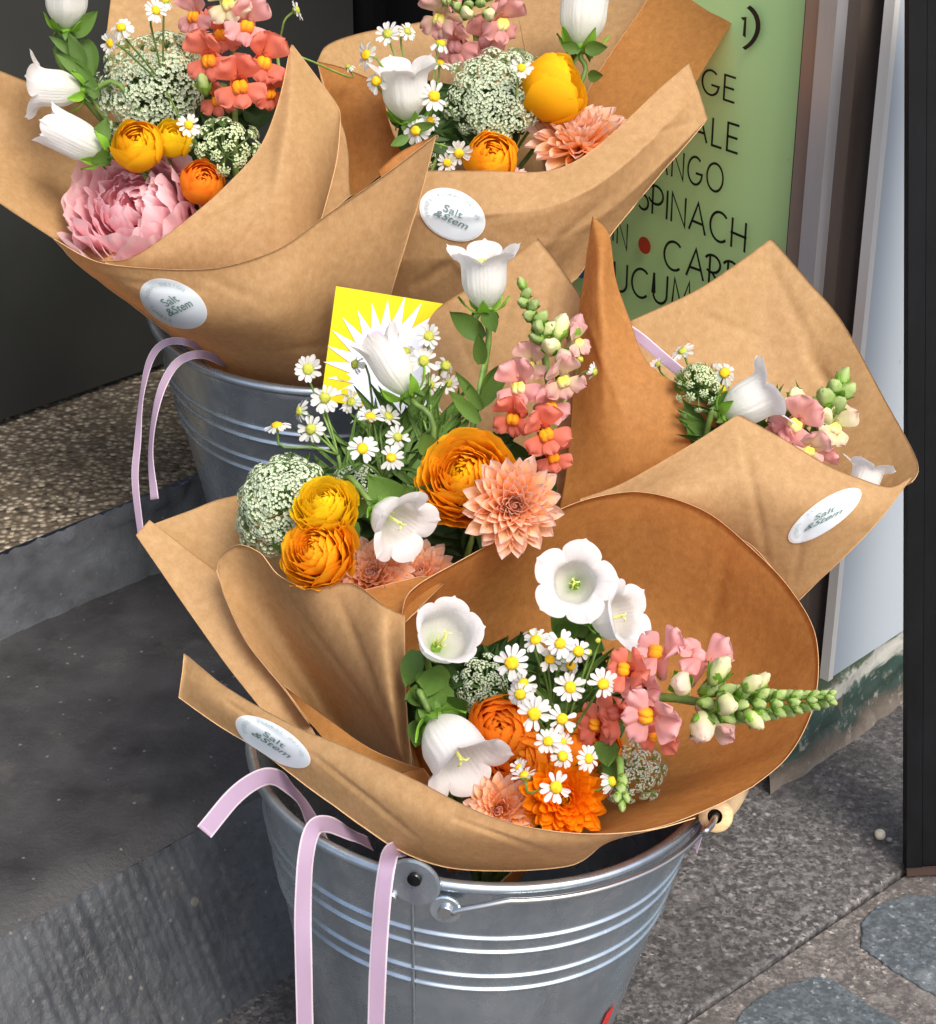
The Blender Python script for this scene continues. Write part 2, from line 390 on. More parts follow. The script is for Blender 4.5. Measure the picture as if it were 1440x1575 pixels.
pl = empty('plinth', Matrix.Translation(PP), 'peeling dark green painted plinth at the foot of the white wall', 'wall base')
v, f = [], []
n_, m_ = 160, 60
for j in range(m_ + 1):
    for i in range(n_ + 1):
        p = Vector((cor.x, cor.y, 0)) - U * .06 + U * (i / n_ * 1.0) + Z * (zp + .01) * (1 - j / m_) + VN * .012
        p += VN * (.006 * noise.noise(p * 18) + .003 * noise.noise(p * 60)) + VN * .006 * max(0, j / m_ - .75) * 4
        v.append(p)
for j in range(m_):
    for i in range(n_): f.append((j * (n_ + 1) + i, (j + 1) * (n_ + 1) + i, (j + 1) * (n_ + 1) + i + 1, j * (n_ + 1) + i + 1))
wlink('painted_render', mesh('painted_render', v, f, mat_peel()), pl)
def mat_white_panel():
    m = MT('white_panel_paint', .6, spec=.25); c = m.ramp(m.noise(2.5, 3), [(.3, '#a3adb5'), (.7, '#afb8bf')])
    c = m.mix(m.ramp(m.noise(70, 3, .6, vec=m.mapped((1, 1, .3))), [(.7, 0.0), (.74, .9)]), c, '#3c4146')
    m.base(c); return m.m
wp = empty('wall_panel', Matrix.Translation(cor), 'pale blue grey sheet wall panel beside the black upright', 'wall panel')
v, f = box(cor + U * .5 + Z * (zp + 1.2) + VN * .021, U * .5, VN * .003, Z * 1.2)
wlink('panel_sheet', mesh('panel_sheet', v, f, mat_white_panel(), False), wp)
v, f = box(cor + U * .002 + Z * (zp + 1.2) + VN * .0215, U * .0035, VN * .0045, Z * 1.2)
wlink('panel_edge', mesh('panel_edge', v, f, MT('panel_edge_white', .5).base('#d3d1cb').m, False), wp)
# metal channel on the reveal
def mat_alu(a, b, r=.4, met=.5):
    m = MT('channel_' + a[1:], r, met); m.base(m.ramp(m.noise(8, 5, .6, vec=m.mapped((1, 1, .12))), [(.3, a), (.7, b)]));
    return m.m
ch = empty('door_jamb', Matrix.Translation(cor), 'weathered brown and silver metal jamb between menu board and white panel', 'door jamb')
def sx(px, py=200): return (onplane(px, py, cor, SN) - cor).dot(S)
bands = [(1229, 1241, .004, BLACKF), (1241, 1272, .012, mat_alu('#8f7e72', '#b09e94')), (1272, 1299, .02, mat_alu('#a4a4a8', '#c6c6ca', .4, .5)), (1299, 1318, .008, mat_alu('#5e534b', '#7c7068'))]
for a, b, off, mt in bands:
    s0, s1 = sx(a), sx(b); v, f = box(cor + S * (s0 + s1) / 2 + SN * (off - .03) + Z * 1.3, S * abs(s1 - s0) / 2, SN * .03, Z * 1.3)
    wlink('jamb_strip', mesh('jamb_strip', v, f, mt, False), ch)
s0 = sx(1229)
sign = empty('menu_board', Matrix.Translation(cor + S * s0), 'light green menu board listing juice ingredients in thin black capitals', 'sign')
def mat_sign():
    m = MT('green_board_print', .42); c = m.ramp(m.noise(2.2, 3), [(.3, '#b4e096'), (.7, '#c0e8a2')])
    c = m.mix(m.ramp(m.noise(55, 4, .6, vec=m.mapped((1, 1, .5))), [(.69, 0.0), (.73, .55)]), c, '#4c6040')
    m.base(c); return m.m
s9 = sx(868, 400)
v, f = box(cor + S * (s0 + s9) / 2 + Z * (.14 + 1.2) - SN * .012, S * abs(s9 - s0) / 2, SN * .008, Z * 1.2)
wlink('board', mesh('board', v, f, mat_sign(), False), sign)
v, f = box(cor + S * 1.0 + Z * 1.3 - SN * .08, S * .93, SN * .02, Z * 1.3)
rv = empty('doorway_wall', Matrix.Translation(cor + S * .8), 'dark wall of the doorway behind the green menu board', 'wall')
wlink('wall_face', mesh('wall_face', v, f, BLACKF, False), rv)
# monoline letters
def arc(cx, cy, rx, ry, a0, a1, n=10): return [(cx + rx * math.cos(R(a0 + (a1 - a0) * i / n)), cy + ry * math.sin(R(a0 + (a1 - a0) * i / n))) for i in range(n + 1)]
LET = {
 'G': (.82, [arc(.42, .5, .4, .5, 50, 325, 16) + [(.8, .42), (.45, .42)]]),
 'E': (.5, [[(.5, 1), (0, 1), (0, 0), (.5, 0)], [(0, .52), (.45, .52)]]),
 'A': (.74, [[(0, 0), (.37, 1), (.74, 0)], [(.13, .33), (.61, .33)]]),
 'L': (.45, [[(0, 1), (0, 0), (.45, 0)]]),
 'N': (.62, [[(0, 0), (0, 1), (.62, 0), (.62, 1)]]),
 'O': (.86, [arc(.43, .5, .43, .5, 0, 360, 24)]),
 'S': (.5, [arc(.25, .75, .24, .25, 40, 250, 10) + arc(.25, .26, .25, .26, 70, -140, 10)]),
 'P': (.48, [[(0, -.02), (0, 1)], arc(.12, .68, .36, .32, 150, -150, 14)]),
 'I': (.02, [[(0, 0), (0, 1)]]),
 'C': (.76, [arc(.42, .5, .42, .5, 48, 312, 16)]),
 'H': (.58, [[(0, 0), (0, 1)], [(.58, 0), (.58, 1)], [(-.06, .5), (.64, .5)]]),
 'R': (.52, [[(0, 0), (0, 1)], arc(.1, .7, .34, .3, 150, -130, 12), [(.1, .42), (.5, 0)]]),
 'U': (.6, [[(0, 1), (0, .3)] + arc(.3, .3, .3, .3, 180, 360, 10) + [(.6, 1)]]),
 'M': (.8, [[(0, 0), (.08, 1), (.4, .15), (.72, 1), (.8, 0)]]),
 '1': (.1, [[(.0, .62), (.1, .75), (.1, 0)]]),
 ')': (.3, [arc(-.3, .4, .6, .75, 55, -60, 12)]),
}
def stroke(pts, wd, place):
    v = []; f = []; n = len(pts)
    P = [Vector((a, b)) for a, b in pts]
    for i, p in enumerate(P):
        d0 = (P[i] - P[i - 1]).normalized() if i > 0 else None; d1 = (P[i + 1] - P[i]).normalized() if i < n - 1 else None
        d = ((d0 or d1) + (d1 or d0)); d = d.normalized() if d.length > .3 else (d0 or d1)
        k = 1.0
        if d0 and d1: k = min(2.2, 1 / max(.3, d.dot(d1)))
        q = Vector((-d.y, d.x)) * wd * k
        v += [place(p + q), place(p - q)]
    for i in range(n - 1): f.append((2 * i, 2 * i + 1, 2 * i + 3, 2 * i + 2))
    return v, f
LINK = MT('board_black_ink', .5).base('#10120f').m
def word(txt, a, b, hpx, wd=.045, gap=.24):
    """baseline from pixel a to pixel b on the board, cap height hpx"""
    pa = onplane(*a, cor, SN); pb = onplane(*b, cor, SN); pt = onplane(a[0], a[1] - hpx, cor, SN)
    hh = (pt - pa).length; tot = sum(LET[c][0] + gap for c in txt) - gap; ex = (pb - pa) / tot
    x = 0; parts = []
    for c in txt:
        for st in LET[c][1]:
            parts.append(stroke([(x + p[0], p[1]) for p in st], wd, lambda p: pa + ex * p.x + Z * hh * p.y + SN * .0008))
        x += LET[c][0] + gap
    wlink('lettering', mesh('lettering', *join(parts), LINK, False), sign)
word('GE', (1080, 141), (1131, 158), 38)
word('ALE', (1064, 212), (1136, 236), 42)
word('ANGO', (1008, 262), (1112, 298), 42)
word('SPINACH', (982, 318), (1146, 388), 44, gap=.2)
word('IN', (944, 370), (965, 384), 40)
word('CARR', (1022, 410), (1138, 452), 44)
word('UCUM', (945, 445), (1062, 480), 44)
word('1', (1141, 52), (1146, 56), 38, .045); word(')', (1146, 62), (1166, 62), 52, .055)
def dot(px, py, r, mt):
    c = onplane(px, py, cor, SN); k = 20
    v = [c + SN * .0012 + (S * math.cos(2 * math.pi * i / k) * r * 1.05 + Z * math.sin(2 * math.pi * i / k) * r) for i in range(k)]
    wlink('printed_dot', mesh('printed_dot', v, [tuple(range(k))], mt, False), sign)
dot(993, 377, .0078, MT('board_red', .5).base('#b03a22').m); dot(893, 408, .012, MT('board_blue', .5).base('#2a6ea0').m)

# leaning black frame at right
b0 = onz(1395, 1344, 0); d0 = (b0 - CAM).dot(FW)
t0 = W(1399, -60, d0 - .25); ax = (t0 - b0).normalized()
fr = empty('black_upright', Matrix.Translation(b0), 'black painted steel upright at the right edge standing on the paving', 'post')
def mat_blackpost():
    m = MT('scuffed_black_steel', .55, spec=.2); m.base(m.ramp(m.noise(22, 6, .7, vec=m.mapped((1, 1, .3))), [(.35, '#08090b'), (.66, '#121316'), (.85, '#26282c')])); m.bump(m.noise(120, 3), .2, .001); return m.m
bp = mat_blackpost(); sd = (U * .75 - VN * -.0).normalized(); sd = (RT - ax * RT.dot(ax)).normalized(); nn = ax.cross(sd); 
if nn.dot(CAM - b0) < 0: nn = -nn
Lh = (t0 - b0).length
dd = (VN * .2 + U).normalized()
for a, b_, off in ((0, .0125, .0), (.0135, .075, -.003)):
    v, f = box(b0 + sd * (a + b_) / 2 + ax * Lh * .5 - nn * (.008 - off), sd * (b_ - a) / 2, nn * .008, ax * Lh * .5)
    wlink('frame_bar', mesh('frame_bar', v, f, bp, False), fr)
v, f = box(b0 + sd * .0375 + ax * .002 + nn * .001, sd * .038, nn * .002, ax * .003)
wlink('rusty_foot', mesh('rusty_foot', v, f, MT('rust', .8).base('#3b2a22').m, False), fr)
# pale pebble / snail shell
pb = onz(1354, 1284, .004)
v, f = lathe([(0, -.004), (.0035, -.003), (.005, 0), (.0042, .003), (.002, .0045), (0, .005)], 14)
v = [p + Vector((.001 * noise.noise(p * 300), 0, 0)) for p in v]
o = link('pebble', mesh('pebble', v, f, MT('pale_pebble', .5).base('#d8d0bd').m)); o.location = pb; tag(o, 'small cream pebble lying on the granite near the black upright', 'pebble')
v, f = lathe([(0, -.002), (.002, -.001), (.0026, .001), (0, .002)], 8)
o = link('pebble', mesh('pebble', v, f, MT('grey_pebble', .6).base('#9a948a').m)); o.location = onz(1368, 1292, .002); tag(o, 'tiny grey grit crumb beside the cream pebble', 'pebble')

# ---------------------------------------------------------------- pails
RIMR = .145
def make_pail(name, rimc, axis, label, front):
    hgt = rimc.z / axis.z if front else (rimc.z - L1) / axis.z
    base = rimc - axis * hgt; M = Matrix.Translation(base) @ basis(axis, Vector((0, 1, 0)))
    root = empty(name, M, label, 'pail', 'galvanised flower pails')
    def rad(z): return RIMR - (hgt - z) * .2
    prof = [(.0, .004), (rad(0) - .004, .004), (rad(0), 0), (rad(0), .004)]
    ribs = [hgt - q for q in (.044, .056, .078, .090)] + [.05, .062]
    zs = sorted(set(list(np.linspace(.008, hgt - .006, 60)) + [rz + q for rz in ribs for q in np.linspace(-.0045, .0045, 19)]))
    for z in zs:
        r = rad(z)
        for rz in ribs: r += .0022 * math.exp(-((z - rz) / .0015) ** 2)
        prof.append((r, z))
    for k in range(11):
        a = R(-150 + 300 * k / 10); prof.append((RIMR + .001 + .0038 * math.cos(a + R(0)), hgt + .0038 * math.sin(a)))
    for z in reversed(zs[::6]): prof.append((rad(z) - .0018, z))
    prof.append((0, .006))
    v, f = lathe(prof, 160)
    link('pail_body', mesh('pail_body', v, f, GALV), root)
    return root, M, hgt, rad
AX = (Z + RT * .06 - FW * 0).normalized()
FRIM = W(741, 1146, 1.243); AXF = (Z + RT * .065).normalized()
RRIM = W(512, 468, 1.58); AXR = (Z + RT * .03 - Vector((0, 1, 0)) * .10).normalized()
pf, MF, HF, radF = make_pail('pail', FRIM, AXF, 'front galvanised pail with ribbed sides and wire handle with wooden grip', True)
pr, MR_, HR, radR = make_pail('pail', RRIM, AXR, 'rear galvanised pail standing on the black step behind the front one', False)
def pailpt(M, h, ang, z, r): return M @ Vector((r * math.sin(ang), -r * math.cos(ang), z))
IDARK = MT('water_dark', .15).base('#0a0d0c').m
# seam
v, f = [], []
sa = R(-16)
for i in range(40):
    z = .01 + (HF - .02) * i / 39; r = radF(z) + .0012
    for rz in [HF - q for q in (.044, .056, .078, .090)]: r += .0021 * math.exp(-((z - rz) / .0021) ** 2)
    for da, dr in ((-.012, -.0008), (-.010, .0004), (.003, .0004), (.0035, -.001)): v.append(Vector(((r + dr) * math.sin(sa + da), -(r + dr) * math.cos(sa + da), z)))
for i in range(39):
    for k in range(3): f.append((4 * i + k, 4 * i + k + 1, 4 * i + k + 5, 4 * i + k + 4))
link('seam', mesh('seam', v, f, GALV), pf)
# ears and rivets
def plate(root, ang, z, r, rr, th, name, M, rad_, sq=1.0):
    c = Vector(((rr) * math.sin(ang), -(rr) * math.cos(ang), z)); tx = Vector((math.cos(ang), math.sin(ang), 0)); nn_ = Vector((math.sin(ang), -math.cos(ang), 0)); tz = Vector((0, 0, 1))
    k = 28; v = [c + tx * math.cos(2 * math.pi * i / k) * r + tz * math.sin(2 * math.pi * i / k) * r * sq for i in range(k)]
    v2 = [p + nn_ * th for p in v]; v3 = [c + (p - c) * .9 + nn_ * (th + .0006) for p in v]
    f = [(i, (i + 1) % k, k + (i + 1) % k, k + i) for i in range(k)] + [(k + i, k + (i + 1) % k, 2 * k + (i + 1) % k, 2 * k + i) for i in range(k)] + [tuple(range(2 * k, 3 * k))]
    return link(name, mesh(name, v + v2 + v3, f, GALV, False), root)
for root, M, hh, rd, ang in ((pf, MF, HF, radF, R(-15.5)), (pr, MR_, HR, radR, R(95))):
    ear = plate(root, ang, hh + .001, .0165, RIMR + .0045, .0012, 'ear', M, rd, .95)
    plate(root, ang + R(7.5), hh - .014, .0095, RIMR + .0045, .0015, 'ear', M, rd)
    for da, dz in ((R(.5), .005), (R(-4.5), -.012), (R(7.7), -.014)):
        rv_ = plate(root, ang + da, hh + dz, .0036 if da < 0 else .0042, RIMR + .0065, .0022, 'rivet', M, rd)
        rv_.data = rv_.data.copy(); rv_.data.materials[0] = WIRE if dz < 0 else IDARK
# handle wire of the front pail lying against the front, round to the right
hp = []
for a in np.linspace(-6.5, 64, 30):
    k = (a + 6.5) / 70.5
    hp.append(pailpt(MF, HF, R(a), HF - .014 + .0105 * min(1, k * 6) ** .8 - .002 * max(0, k - .6) * 2, RIMR + .0075))
e = hp[-1]
hp += [W(1082, 1279, 1.142), W(1093, 1271, 1.147), W(1100, 1258, 1.157), W(1106, 1246, 1.175), W(1116, 1226, 1.21)]
v, f = tube(crom([tuple(p) for p in hp], 140), .0021, 10); wlink('handle_wire', mesh('handle_wire', v, f, WIRE), pf)
ga, gb = W(1100, 1256, 1.16), W(1124, 1214, 1.25); gd = (gb - ga)
gv, gf = lathe([(.0045, 0), (.0095, 0), (.0105, .004), (.0098, .012), (.0085, .02), (.0092, .03), (.0105, .06), (.011, .1), (.0045, .102)], 28)
o = wlink('wooden_grip', mesh('wooden_grip', [ (Matrix.Translation(ga) @ basis(gd)) @ p for p in gv], gf, WOOD), pf)
# red speck sticker on the pail at the bottom
c = pailpt(MF, HF, R(53), .15, radF(.15) + .0008)
tx = (pailpt(MF, HF, R(54), .15, radF(.15) + .0008) - c).normalized(); up_ = (pailpt(MF, HF, R(53), .16, radF(.16) + .0008) - c).normalized()
v = [c - tx * .006 - up_ * .02, c + tx * .006 - up_ * .02, c + tx * .006, c - tx * .003 - up_ * .002]
wlink('red_sticker', mesh('red_sticker', v, [(0, 1, 2, 3)], MT('red_label', .5).base('#c22a26').m, False), pf)

# ---------------------------------------------------------------- kraft wraps
SHEETS = {}
def sheet(parent, rows, key=None, nu=110, nv=56, mat=KRAFT, amp=.0008, lin_v=False, seed=0, flip=False, creases=()):
    rows = [list(r) for r in rows]
    dup = [i for i in range(len(rows[0]) - 1) if rows[0][i] == rows[0][i + 1]]
    cnr = dup if dup and rows[0][0] != rows[0][1] else ()
    if cnr: rows = [[p for k, p in enumerate(r) if k not in dup] for r in rows]
    rows3 = [[tuple(W(*p)) for p in r] for r in rows]
    G = [crom(r, nu, cnr if k == 0 else ()) for k, r in enumerate(rows3)]; m = len(G); v = []; 
    for j in range(nv + 1):
        for i in range(nu + 1):
            cc = [G[k][i] for k in range(m)]
            x = j / nv * (m - 1); q = min(int(x), m - 2); t = x - q
            if m == 2 or lin_v: p = cc[q] * (1 - t) + cc[q + 1] * t
            else:
                p1, p2 = cc[q], cc[q + 1]; p0 = cc[q - 1] if q else 2 * p1 - p2; p3 = cc[q + 2] if q + 2 < m else 2 * p2 - p1
                p = .5 * ((2 * p1) + (-p0 + p2) * t + (2 * p0 - 5 * p1 + 4 * p2 - p3) * t * t + (-p0 + 3 * p1 - 3 * p2 + p3) * t ** 3)
            v.append(Vector(p))
    f = [(j * (nu + 1) + i, j * (nu + 1) + i + 1, (j + 1) * (nu + 1) + i + 1, (j + 1) * (nu + 1) + i) for j in range(nv) for i in range(nu)]
    me = mesh('paper_sheet', v, f, mat); me.materials.append(KEDGE)
    bm = bmesh.new(); bm.from_mesh(me); bmesh.ops.remove_doubles(bm, verts=bm.verts, dist=2e-5); bm.to_mesh(me); bm.free()
    v = [q.co.copy() for q in me.vertices]
    ns = [Vector(q.vector) for q in me.vertex_normals]
    off = Vector((seed * 3.1, seed * 1.7, 0))
    for i, p in enumerate(v):
        r1 = 1 - abs(noise.noise(p * 11 + off)) * 2.6
        crease = max(0, r1) ** 4
        cr = 0
        if creases:
            q = p - CAM; dz = q.dot(FW); qx = 720 + q.x / dz * FPX; qy = 787.5 - q.dot(UP) / dz * FPX
            for (x0, y0, x1, y1, h_, w_) in creases:
                ux, uy = x1 - x0, y1 - y0; tt_ = max(0, min(1, ((qx - x0) * ux + (qy - y0) * uy) / (ux * ux + uy * uy)))
                dd_ = math.hypot(qx - x0 - ux * tt_, qy - y0 - uy * tt_); cr += .55 * h_ * max(0, 1 - dd_ / (w_ * .5)) * math.sin(math.pi * (.15 + .7 * tt_))
        me.vertices[i].co = p + ns[i] * cr + ns[i] * (amp * .9 * noise.noise(p * 9 + off) + amp * .35 * noise.noise(p * 30 + off) + amp * .6 * crease)
    me.update()
    o = wlink('paper_sheet', me, parent)
    so = o.modifiers.new('edge', 'SOLIDIFY'); so.thickness = .0005; so.use_rim_only = True; so.material_offset_rim = 1; so.offset = 0
    if key: SHEETS[key] = BVHTree.FromPolygons([q.co.copy() for q in me.vertices], [tuple(p.vertices) for p in me.polygons])
    return o
GF = W(740, 1378, 1.295); GR = W(512, 660, 1.63)
def wrap(name, at, label):
    return empty(name, Matrix.Translation(at), label, 'paper wrap', 'kraft paper bouquet wraps')
wA = wrap('paper_wrap', W(350, 520, 1.5), 'brown kraft wrap at top left, around the bouquet with the pink peony')
wB = wrap('paper_wrap', W(760, 470, 1.53), 'brown kraft wrap at top middle, its pointed flap in front of the green board')
wC = wrap('paper_wrap', W(600, 1150, 1.22), 'brown kraft wrap in the middle, around the two orange ranunculus and big peach dahlia')
wD = wrap('paper_wrap', W(740, 1330, 1.15), 'wide open kraft wrap nearest the camera in the front pail')
wE = wrap('paper_wrap', W(1000, 1000, 1.3), 'brown kraft wrap at right, tilted against the pale wall panel')
# A
sheet(wA, [[(82, 366, 1.42), (150, 402, 1.40), (250, 414, 1.385), (340, 411, 1.38), (430, 382, 1.38), (500, 332, 1.385), (580, 277, 1.40), (640, 232, 1.41), (672, 208, 1.42)],
           [(125, 410, 1.44), (200, 455, 1.42), (270, 490, 1.41), (340, 500, 1.405), (420, 495, 1.40), (480, 465, 1.41), (550, 420, 1.425), (605, 370, 1.435), (645, 310, 1.44)],
           [(225, 487, 1.50), (262, 512, 1.49), (310, 540, 1.485), (370, 562, 1.482), (430, 576, 1.48), (480, 582, 1.482), (530, 570, 1.484), (575, 515, 1.484), (602, 450, 1.47)],
           [(330, 570, 1.55), (350, 590, 1.55), (370, 610, 1.55), (400, 625, 1.55), (450, 640, 1.55), (490, 640, 1.55), (530, 630, 1.55), (560, 590, 1.54), (590, 520, 1.53)]], 'A', seed=1, creases=[(430, 540, 600, 520, 0.0025, 16), (320, 430, 420, 470, 0.002, 22), (500, 360, 540, 560, 0.003, 30), (150, 430, 330, 450, 0.0018, 16), (560, 330, 600, 400, -0.002, 18)])
sheet(wA, [[(160, 402, 1.425), (210, 392, 1.42), (290, 335, 1.42), (350, 283, 1.43), (400, 225, 1.44), (430, 150, 1.455), (448, 67, 1.47), (448, 67, 1.47), (487, 118, 1.478), (519, 162, 1.484), (524, 185, 1.49)],
           [(190, 425, 1.43), (240, 410, 1.425), (310, 380, 1.42), (370, 345, 1.42), (410, 305, 1.425), (437, 250, 1.43), (455, 220, 1.44), (455, 220, 1.44), (485, 225, 1.455), (508, 235, 1.475), (518, 250, 1.492)],
           [(220, 445, 1.45), (270, 445, 1.44), (330, 445, 1.435), (380, 435, 1.43), (420, 420, 1.43), (450, 400, 1.435), (470, 375, 1.445), (470, 375, 1.445), (485, 355, 1.46), (492, 345, 1.475), (497, 330, 1.49)]], seed=2, creases=[(250, 370, 450, 250, 0.002, 20), (360, 390, 400, 330, 0.002, 16), (440, 200, 400, 420, -0.002, 24)])
sheet(wA, [[(521, 178, 1.494), (531, 205, 1.497), (537, 240, 1.50)], [(505, 250, 1.50), (520, 260, 1.502), (538, 280, 1.505)], [(480, 350, 1.50), (505, 330, 1.505), (540, 300, 1.51)]], nu=12, seed=3)
sheet(wA, [[(-70, 80, 1.50), (0, 108, 1.51), (70, 136, 1.53), (140, 160, 1.56), (200, 150, 1.60)],
           [(-60, 180, 1.51), (15, 215, 1.525), (90, 265, 1.545), (150, 295, 1.56), (210, 300, 1.58)],
           [(-70, 268, 1.46), (0, 312, 1.475), (83, 368, 1.495), (130, 394, 1.49), (170, 406, 1.46)]], seed=4)
sheet(wA, [[(162, 60, 1.60), (180, -30, 1.62), (240, -70, 1.63), (300, -60, 1.63)], [(200, 320, 1.57), (240, 340, 1.57), (290, 340, 1.57), (350, 300, 1.57)]], seed=5)
sheet(wA, [[(582, 262, 1.425), (612, 236, 1.43), (645, 219, 1.432), (673, 207, 1.421)], [(590, 280, 1.43), (620, 262, 1.43), (648, 240, 1.43), (674, 210, 1.421)]], nu=20, nv=6, mat=KRAFT_LIT, seed=6)
# B
sheet(wB, [[(590, 262, 1.51), (655, 262, 1.495), (750, 262, 1.48), (835, 264, 1.475), (890, 245, 1.475), (950, 198, 1.48), (1010, 140, 1.49), (1060, 96, 1.50)],
           [(590, 330, 1.50), (660, 330, 1.478), (750, 330, 1.465), (830, 320, 1.46), (900, 295, 1.46), (970, 245, 1.47), (1032, 185, 1.485), (1075, 140, 1.50)],
           [(590, 400, 1.51), (660, 400, 1.495), (740, 400, 1.485), (810, 390, 1.48), (880, 362, 1.48), (950, 315, 1.485), (1022, 250, 1.49), (1089, 183, 1.50)],
           [(600, 500, 1.55), (650, 500, 1.54), (700, 500, 1.53), (760, 490, 1.53), (810, 475, 1.53), (850, 455, 1.52), (883, 432, 1.515), (905, 400, 1.505)]], 'B', lin_v=True, seed=7, amp=.001, creases=[(640, 440, 700, 400, 0.005, 22), (700, 400, 770, 470, -0.005, 24), (700, 350, 900, 300, 0.0025, 22), (800, 430, 940, 300, 0.003, 26), (960, 220, 1060, 190, 0.002, 16)])
sheet(wB, [[(488, 94, 1.565), (525, 103, 1.56), (560, 117, 1.555), (586, 131, 1.55)],
           [(505, 170, 1.56), (540, 180, 1.55), (575, 190, 1.545), (601, 195, 1.55)],
           [(500, 310, 1.57), (545, 300, 1.56), (585, 270, 1.555), (622, 240, 1.56)]], mat=KRAFT_LIT, seed=8)
sheet(wB, [[(488, 94, 1.60), (505, 68, 1.61), (560, 49, 1.63), (650, 33, 1.65), (730, 10, 1.66), (800, -20, 1.66), (900, -60, 1.66)],
           [(520, 250, 1.61), (560, 260, 1.61), (620, 270, 1.62), (700, 280, 1.62), (770, 280, 1.62), (840, 270, 1.62), (900, 260, 1.62)]], seed=9)
sheet(wB, [[(780, -60, 1.67), (890, -60, 1.66), (1040, -60, 1.64)], [(850, 280, 1.61), (880, 250, 1.61), (940, 240, 1.60)]], seed=10)
sheet(wB, [[(1038, -60, 1.63), (1110, -55, 1.61), (1188, -60, 1.58)], [(975, 30, 1.60), (1050, 50, 1.585), (1122, 42, 1.57)], [(900, 150, 1.59), (970, 170, 1.57), (1050, 160, 1.55)], [(880, 260, 1.58), (930, 240, 1.56), (1000, 230, 1.54)]], mat=KRAFT_LIT, seed=11)
# C
sheet(wC, [[(648, 545, 1.40), (668, 480, 1.39), (750, 425, 1.385), (828, 366, 1.38), (828, 366, 1.38), (866, 416, 1.38), (897, 465, 1.375), (906, 520, 1.37)],
           [(642, 700, 1.39), (665, 670, 1.39), (740, 640, 1.385), (800, 620, 1.38), (800, 620, 1.38), (850, 620, 1.375), (890, 620, 1.37), (900, 640, 1.36)],
           [(620, 900, 1.36), (680, 900, 1.36), (730, 900, 1.36), (780, 900, 1.36), (780, 900, 1.36), (820, 890, 1.35), (850, 880, 1.35), (866, 850, 1.34)]], seed=12, creases=[(700, 500, 760, 640, 0.002, 18), (850, 420, 820, 600, 0.003, 22)])
sheet(wC, [[(236, 806, 1.30), (290, 786, 1.31), (345, 766, 1.325), (420, 755, 1.35), (520, 760, 1.36), (640, 770, 1.36)],
           [(290, 860, 1.285), (325, 860, 1.30), (375, 860, 1.31), (430, 860, 1.33), (520, 870, 1.34), (640, 880, 1.33)],
           [(355, 920, 1.27), (375, 950, 1.28), (400, 980, 1.285), (460, 1000, 1.29), (540, 1010, 1.29), (640, 1000, 1.28)]], seed=13)
sheet(wC, [[(230, 800, 1.285), (290, 847, 1.278), (346, 895, 1.272), (393, 985, 1.264), (443, 1060, 1.254), (505, 1160, 1.242)],
           [(219, 812, 1.281), (272, 867, 1.276), (322, 924, 1.268), (372, 1003, 1.26), (422, 1073, 1.25), (492, 1175, 1.235)],
           [(209, 823, 1.278), (255, 890, 1.27), (300, 955, 1.264), (350, 1025, 1.256), (400, 1088, 1.245), (480, 1190, 1.228)]], seed=14)
sheet(wC, [[(333, 878, 1.248), (340, 855, 1.243), (367, 838, 1.238), (400, 851, 1.228), (430, 885, 1.218), (478, 905, 1.205), (540, 897, 1.20), (592, 932, 1.184), (623, 946, 1.192)],
           [(349, 925, 1.247), (364, 920, 1.255), (388, 924, 1.262), (416, 934, 1.262), (446, 950, 1.248), (488, 965, 1.222), (540, 975, 1.203), (590, 988, 1.178), (623, 1000, 1.195)],
           [(381, 990, 1.245), (402, 990, 1.258), (428, 998, 1.272), (455, 1010, 1.275), (487, 1028, 1.262), (524, 1045, 1.235), (562, 1060, 1.21), (600, 1073, 1.178), (626, 1085, 1.197)],
           [(430, 1050, 1.24), (455, 1060, 1.262), (480, 1078, 1.284), (505, 1098, 1.292), (532, 1115, 1.285), (562, 1130, 1.26), (590, 1143, 1.228), (612, 1153, 1.188), (632, 1160, 1.199)],
           [(475, 1112, 1.232), (492, 1120, 1.265), (510, 1132, 1.292), (532, 1146, 1.30), (556, 1156, 1.295), (580, 1166, 1.27), (600, 1175, 1.24), (618, 1180, 1.205), (637, 1188, 1.192)]], seed=15, nu=90, nv=44, creases=[(520, 920, 600, 1120, 0.003, 20), (450, 930, 560, 1080, 0.002, 16)])
sheet(wC, [[(555, 908, 1.225), (610, 895, 1.225), (655, 886, 1.22), (682, 898, 1.21)], [(585, 945, 1.205), (605, 955, 1.20), (620, 958, 1.195), (634, 945, 1.195)]], mat=KRAFT_LIT, seed=16, nu=24, nv=10)
# D
sheet(wD, [[(283, 1005, 1.185), (350, 1058, 1.165), (450, 1115, 1.14), (530, 1148, 1.125), (640, 1200, 1.105), (720, 1241, 1.09), (800, 1270, 1.082), (900, 1283, 1.082), (1000, 1277, 1.09), (1070, 1258, 1.10)],
           [(279, 1040, 1.186), (342, 1088, 1.165), (425, 1136, 1.145), (505, 1182, 1.13), (600, 1236, 1.11), (675, 1275, 1.098), (760, 1298, 1.092), (885, 1305, 1.093), (965, 1287, 1.098), (1040, 1267, 1.105)],
           [(275, 1073, 1.19), (335, 1115, 1.175), (400, 1155, 1.162), (480, 1215, 1.148), (560, 1272, 1.135), (630, 1316, 1.13), (720, 1338, 1.132), (872, 1334, 1.128), (935, 1296, 1.115), (1010, 1276, 1.11)]], 'D', seed=17, nu=110, creases=[(480, 1160, 640, 1290, 0.002, 14), (700, 1260, 860, 1320, 0.002, 14), (350, 1080, 440, 1140, 0.0015, 12)])
